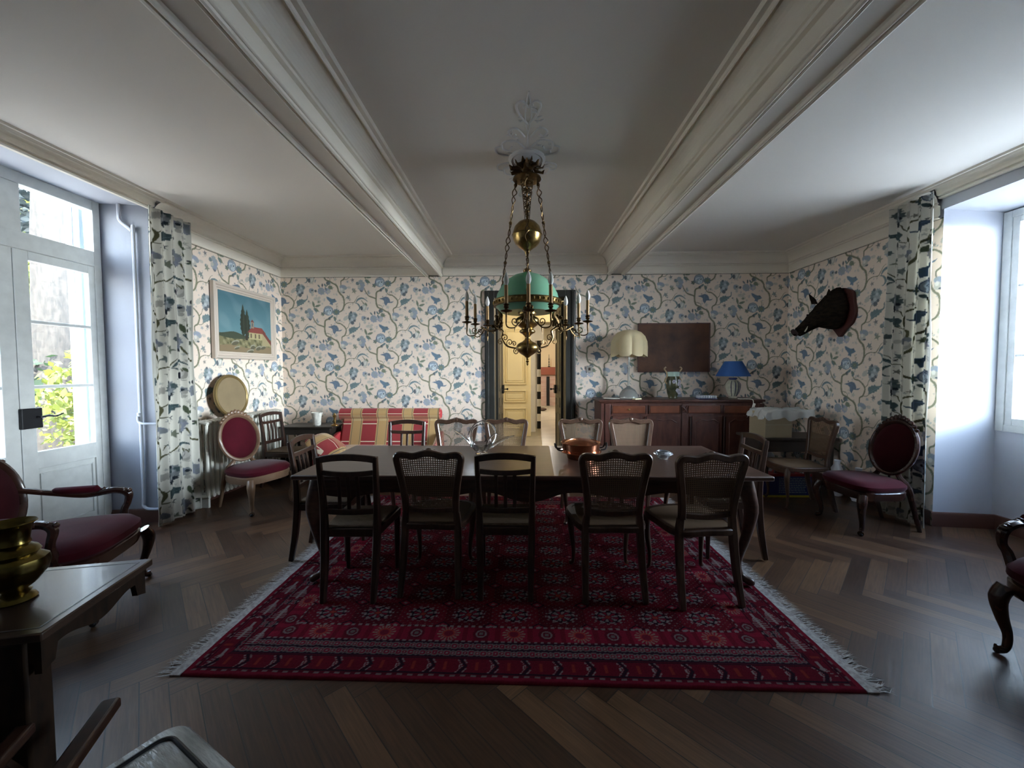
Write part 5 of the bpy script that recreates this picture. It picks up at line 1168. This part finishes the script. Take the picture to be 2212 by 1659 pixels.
# ================================================================= SOFA
def plaid_mat():
    m = mat('red_yellow_plaid', rough=.85, sheen=.2, bump=.1, bscale=300); n = m.node_tree.nodes; l = m.node_tree.links
    def mth(op, a, c=None):
        q = n.new('ShaderNodeMath'); q.operation = op
        for i, v in enumerate((a, c)):
            if v is None: continue
            if isinstance(v, (int, float)): q.inputs[i].default_value = v
            else: l.new(v, q.inputs[i])
        return q.outputs[0]
    tc = n.new('ShaderNodeTexCoord'); sp = n.new('ShaderNodeSeparateXYZ'); l.new(tc.outputs['Object'], sp.inputs[0])
    X = sp.outputs[0]; V = mth('ADD', sp.outputs[2], mth('MULTIPLY', sp.outputs[1], -1))
    px = mth('FLOORED_MODULO', mth('ADD', X, 10.03), .352); pv = mth('FLOORED_MODULO', mth('ADD', V, 10.0), .30)
    yel = mth('LESS_THAN', px, .158); hy = mth('LESS_THAN', pv, .10)
    def near(v, c, w): return mth('LESS_THAN', mth('ABSOLUTE', mth('SUBTRACT', v, c)), w)
    def mix(f, a, b_):
        q = n.new('ShaderNodeMix'); q.data_type = 'RGBA'; l.new(f, q.inputs[0])
        for s_, v in ((6, a), (7, b_)):
            if isinstance(v, tuple): q.inputs[s_].default_value = (*v, 1)
            else: l.new(v, q.inputs[s_])
        return q.outputs[2]
    base = mix(yel, mix(hy, (.30, .032, .035), (.40, .15, .09)), mix(hy, (.46, .29, .12), (.52, .37, .18)))
    ln = mth('MAXIMUM', mth('MAXIMUM', near(px, .02, .004), near(px, .138, .004)), 0)
    base = mix(ln, base, (.16, .13, .09))
    ln2 = mth('MULTIPLY', mth('MAXIMUM', near(pv, .125, .004), near(pv, .275, .004)), mth('SUBTRACT', 1, yel)); base = mix(ln2, base, (.70, .58, .42))
    ln3 = mth('MULTIPLY', near(pv, .05, .003), yel); base = mix(ln3, base, (.42, .20, .09))
    l.new(base, n['Principled BSDF'].inputs['Base Color']); return m
PLAID = plaid_mat(); REDC = mat('red_sofa_cotton', (.38, .03, .035), .85)
sf = empty('plaid_sofa', (-1.80, 5.0, 0), 0, 'small sofa in red and yellow plaid against the back wall', 'sofa')
MB().box((-.68, -.42, .16), (.68, .30, .30)).build('base', PLAID, sf, bevel=.03)
MB().box((-.66, -.43, .30), (.66, .20, .44)).build('seat_cushion', PLAID, sf, bevel=.05)
mb = MB().extr([(.10, .32), (.34, .30), (.42, .84), (.28, .84)], (1.32, 0, 0), (-.66, 0, 0), (0, 1, 0), (0, 0, 1)); mb.build('backrest', PLAID, sf, bevel=.03)
mb = MB().tube([(-.70, .30, .84), (-.69, .30, .84), (.69, .30, .84), (.70, .30, .84)], [.055, .078, .078, .055], 20); mb.build('rolled_top', PLAID, sf)
for s in (-1, 1):
    mb = MB().tube([(s*.685, .30, .84), (s*.705, .30, .84)], [.082, .05], 20); mb.build('roll_end', REDC, sf)
    mb = MB().extr([(-.42, .16), (.34, .16), (.34, .60), (.20, .60), (-.10, .50), (-.40, .46)], (.07, 0, 0), (s*.66-(.0 if s > 0 else .07), 0, 0), (0, 1, 0), (0, 0, 1)); mb.build('arm', REDC if s < 0 else PLAID, sf, bevel=.02)
    for y in (-.36, .26): MB().lathe([(.018, 0), (.03, .16)], (s*.6, y, 0), 10).build('leg', CHWOOD, sf)
cu = MB().ring([[( .23*sc*math.copysign(abs(math.cos(t))**.6, math.cos(t)), .17*sc*math.copysign(abs(math.sin(t))**.6, math.sin(t)), h) for t in [2*PI*k/28 for k in range(28)]] for sc, h in ((.9, -.02), (1, -.008), (1, .008), (.8, .045), (.4, .065), (.05, .07))]+[]).build('plaid_cushion', PLAID)
cu.location = (-2.36, 4.60, .54); cu.rotation_euler = (.25, .42, -.35); tag(cu, 'small plaid cushion leaning on the left arm of the sofa', 'cushion')

# ================================================================= RIGHT CORNER
ct = empty('corner_table', (3.22, 4.81, 0), 0, 'low dark table in the back right corner under the cardboard box', 'side table')
DW2 = mat('dusty_dark_wood', (.055, .040, .032), .5, var=.3)
MB().box((-.46, -.22, .60), (.50, .22, .63)).build('tabletop', DW2, ct, bevel=.006); MB().box((-.42, -.19, .46), (.46, .19, .60)).build('apron', DW2, ct, bevel=.004)
for sx in (-1, 1):
    for sy in (-1, 1): MB().bar([(sx*.42+.02, sy*.17, 0), (sx*.42+.02, sy*.17, .47)], [.03, .045], [.03, .045], up=(0, 1, 0)).build('leg', DW2, ct)
bx_ = empty('cardboard_box', (3.02, 4.76, .63), .05, 'plain cardboard box on the corner table, partly under plastic', 'box')
CARD = mat('brown_cardboard', (.30, .24, .15), .8)
MB().box((-.16, -.15, 0), (.16, .15, .30)).build('carton', CARD, bx_, bevel=.003); MB().box((-.163, -.153, .15), (.163, -.149, .157)).build('tape', mat('packing_tape', (.36, .31, .21), .3), bx_, smooth=False)
def drape(name, x0, x1, y0, y1, z, fall, m, label, cat, seed=1):
    n = 40; R_ = random.Random(seed); ph = [R_.uniform(0, 6) for _ in range(6)]
    X, Y = np.meshgrid(np.linspace(-.22, 1.22, n), np.linspace(-.22, 1.22, n)); ox = np.maximum(0, np.maximum(-X, X-1)); oy = np.maximum(0, np.maximum(-Y, Y-1)); o = np.maximum(ox, oy)
    px = x0+(x1-x0)*np.clip(X, 0, 1)+np.sign(X-.5)*ox*.25*(x1-x0)+.012*np.sin(Y*17+ph[0]); py = y0+(y1-y0)*np.clip(Y, 0, 1)+np.sign(Y-.5)*oy*.25*(y1-y0)+.012*np.sin(X*19+ph[1])
    pz = z+.015*np.sin(X*9+ph[2])*np.sin(Y*8+ph[3])+.008*np.sin(X*25+Y*21+ph[4])-o/.22*fall*(1+.2*np.sin(X*14+Y*11+ph[5]))
    g = grid_obj(name, np.stack([px, py, pz], -1), np.ones((n, n, 3)), m); return tag(g, label, cat)
PLAS = mat('thin_plastic_film', (.75, .77, .76), .25, bump=.5, bscale=25, alpha=.45)
drape('plastic_sheet', 2.86, 3.40, 4.58, 4.90, .955, .10, PLAS, 'crumpled clear plastic sheet laid over the cardboard box', 'plastic sheet')
rb = MB().box((-.03, -.03, 0), (.03, .03, .11)).build('red_adaptor', mat('dull_red_plastic', (.12, .02, .015), .5), bevel=.006); rb.location = (at_y(1659, 5.1), 5.06, .80); tag(rb, 'small dark red adaptor at the end of the white lamp cord', 'adaptor')
rb.location = (at_y(1661, 5.13)+.0, 5.10, .78)
bc = empty('bottle_crate', (2.98, 4.47, 0), .0, 'blue printed carton of bottles with yellow base on the floor by the cane chair', 'crate')
BLU = mat('blue_carton_print', (.025, .03, .15), .4)
MB().box((-.27, -.095, .02), (.27, .095, .25)).build('carton', BLU, bc, bevel=.004); MB().box((-.275, -.10, 0), (.275, .10, .022)).build('yellow_base', mat('yellow_card', (.60, .50, .02), .5), bc, bevel=.003)
MB().box((-.272, -.098, .235), (.272, .098, .262)).build('red_band', mat('red_card', (.25, .015, .02), .5), bc, bevel=.003)
mb = MB(); R_ = random.Random(4)
for r in range(9):
    x = -.09
    while x < .20: w = R_.uniform(.01, .035); mb.box((x, -.0985, .05+r*.020), (min(x+w, .22), -.0945, .058+r*.020)); x += w+.008
mb.build('printed_lines', mat('pale_print', (.28, .34, .30), .5), bc, smooth=False)
bt = MB().lathe([(.036, 0), (.038, .01), (.038, .16), (.030, .21), (.013, .25), (.012, .285), (.016, .287), (.016, .305), (.002, .307)], (0, 0, 0), 14).build('bottle', mat('clear_bottle_glass', (.85, .9, .95), .05, trans=.7, ior=1.35))
k = 0
for i in range(5):
    for j in range(2):
        o = bt if k == 0 else bt.copy()
        if k: COL.objects.link(o)
        k += 1; o.location = (2.98-.20+i*.098, 4.425+j*.09, .03); tag(o, 'clear bottle neck poking out of the blue carton', 'bottle', 'bottles in the blue carton')
def bag(x, y, r, h, label, seed):
    R_ = random.Random(seed); ph = [R_.uniform(0, 6) for _ in range(4)]
    mb = MB().lathe([(r*.8, 0), (r, h*.15), (r*1.02, h*.45), (r*.8, h*.75), (r*.35, h*.9), (r*.45, h), (.002, h*.92)], (0, 0, 0), 26, wob=lambda a, z: 1+.13*math.sin(3*a+ph[0]+z*20)+.07*math.sin(7*a+ph[1]+z*35))
    o = mb.build('plastic_bag', mat('white_plastic_bag', (.72, .75, .80), .4, bump=.6, bscale=30)); o.location = (x, y, 0); tag(o, label, 'bag')
bag(3.32, 5.28, .10, .40, 'white crumpled bag standing under the corner table seen through the chair', 2); bag(3.60, 4.47, .07, .40, 'tall white bag on the floor behind the red seat', 3); bag(3.67, 4.27, .07, .36, 'pale bag beside the wall nearest the right curtain', 5)

# ================================================================= FOREGROUND
lt = empty('side_table', (-2.024, 1.303, 0), .225, 'dark carved side table at the left edge with brass vase on top', 'side table')
TPM = mat('worn_glossy_tabletop', (.055, .036, .026), .25, col2=(.035, .022, .016), vscale=7, coat=.1, bump=.08, bscale=14)
LX, LY, LZ = .46, .25, .62
MB().box((-LX, -LY, LZ-.03), (LX, LY, LZ)).build('tabletop', TPM, lt, bevel=.005)
mb = MB()
for a, b in (((-LX+.03, -LY+.03), (LX-.03, -LY+.036)), ((-LX+.03, LY-.036), (LX-.03, LY-.03)), ((LX-.036, -LY+.03), (LX-.03, LY-.03))): mb.box((a[0], a[1], LZ-.001), (b[0], b[1], LZ+.0008))
mb.build('inlay_line', mat('dark_inlay', (.01, .008, .012), .4), lt, smooth=False)
LB = mat('carved_oak', (.030, .017, .010), .6, col2=(.012, .008, .006), vscale=9, vstretch=(3, 3, 1), spec=.15); mb = MB()
pl = [(-LY+.02, LZ-.03), (LY-.02, LZ-.03)]+[(y, LZ-.075-.035*(math.cos(y*2*PI/.30)*.5+.5)-(.05 if abs(y) > LY-.07 else 0)) for y in np.linspace(LY-.02, -LY+.02, 41)]
for sx in (-1, 1): mb.extr(pl, (.02, 0, 0), (sx*(LX-.03)-.01, 0, 0), (0, 1, 0), (0, 0, 1))
pl = [(-LX+.03, LZ-.03), (LX-.03, LZ-.03)]+[(x, LZ-.08-.03*(math.cos(x*2*PI/.42)*.5+.5)) for x in np.linspace(LX-.03, -LX+.03, 41)]
for sy in (-1, 1): mb.extr(pl, (0, .02, 0), (0, sy*(LY-.03)-.01, 0))
mb.build('apron', LB, lt, smooth=False)
for sx in (-1, 1): MB().box((sx*(LX-.105)-.05, -LY+.012, 0), (sx*(LX-.105)+.05, -LY+.10, LZ-.03)).build('pilaster_leg', LB, lt, bevel=.008)
for sx in (-1, -.15):
    p = cr([(sx*(LX-.05), LY-.05, LZ-.04), (sx*(LX-.04), LY-.05, .45), (sx*(LX-.06), LY-.05, .2), (sx*(LX-.05), LY-.04, .01)], 4); MB().tube(p, lerp_list([.035, .03, .018, .02], len(p)), 10).build('leg', LB, lt)
MB().box((-LX+.12, -LY+.03, .05), (LX-.14, -LY+.05, LZ-.05)).build('front_panel', mat('black_panel', (.012, .010, .009), .6), lt, smooth=False)
bv = MB().lathe([(.050, 0), (.055, .006), (.048, .018), (.036, .026), (.042, .034), (.030, .040), (.055, .060), (.080, .095), (.088, .125), (.084, .150), (.060, .168), (.068, .176), (.060, .190), (.040, .202), (.046, .210), (.042, .222), (.046, .255), (.052, .275), (.062, .283), (.060, .287), (.048, .276), (.040, .24), (.002, .2)], (0, 0, 0), 40, wob=lambda a, z: 1+.03*math.sin(8*a)*(.04 < z < .17)).build('brass_vase', mat('dark_brass', (.17, .13, .04), .24, metal=1, var=.5, vscale=20))
bv.location = (-1.83, 1.33, LZ); tag(bv, 'bulbous brass vase with wide lip on the left side table', 'vase')
# plastic-wrapped chair in the bottom-left corner
pc = empty('covered_chair', (-.885, .758, 0), -.48, 'chair seat wrapped in wrinkled grey plastic at the bottom left', 'chair')
def rrect(h, r, n=6, k=1.0):
    out = []
    for cx, cy, a0 in ((h-r, h-r, 0), (-h+r, h-r, 90), (-h+r, -h+r, 180), (h-r, -h+r, 270)):
        out += [((cx+r*math.cos(math.radians(a0+90*i/n)))*k, (cy+r*math.sin(math.radians(a0+90*i/n)))*k) for i in range(n+1)]
    return out
N_ = len(rrect(.2, .05))
def rr_(h, r, z, w=0): return [(x*(1+w*math.sin(i*1.9)), y*(1+w*math.cos(i*2.3)), z) for i, (x, y) in enumerate(rrect(h, r))]
WR = mat('wrinkled_grey_plastic', (.46, .48, .47), .2, col2=(.17, .18, .18), vscale=5, vstretch=(1, 4, 1), bump=1, bscale=9)
MB().ring([rr_(.225, .05, .37, .01), rr_(.232, .06, .40, .012), rr_(.228, .06, .435, .006), rr_(.215, .05, .452), rr_(.17, .04, .458), rr_(.08, .03, .462), rr_(.01, .005, .462)]).build('plastic_cover', WR, pc)
MB().tube([(x, y, .459) for x, y in rrect(.178, .035)], .006, 8, True).build('piping', mat('black_piping', (.012, .013, .015), .4), pc)
for sx in (-1, 1):
    for sy in (-1, 1): MB().bar([(sx*.19, sy*.19, 0), (sx*.19, sy*.19, .37)], [.025, .035], [.025, .035], up=(0, 1, 0)).build('leg', CHWOOD, pc)
# folding stand with slanted dark rail
fs = empty('folding_stand', (-1.293, .981, 0), .418, 'dark wooden folding stand poking out beneath the side table', 'stand')
MB().bar([(-.0, .31, .30), (0, -.26, .30)], .055, .04, up=(0, 0, 1)).build('top_rail', CHWOOD, fs, bevel=.004)
MB().bar([(-.20, .29, .30), (-.20, -.26, .30)], .05, .04).build('top_rail', CHWOOD, fs, bevel=.004)
for y in (.22, -.2):
    MB().bar([(0, y, .29), (-.20, y, .01)], .03, .03, up=(0, 1, 0)).build('cross_leg', CHWOOD, fs); MB().bar([(-.20, y-.035, .29), (0, y-.035, .01)], .03, .03, up=(0, 1, 0)).build('cross_leg', CHWOOD, fs)
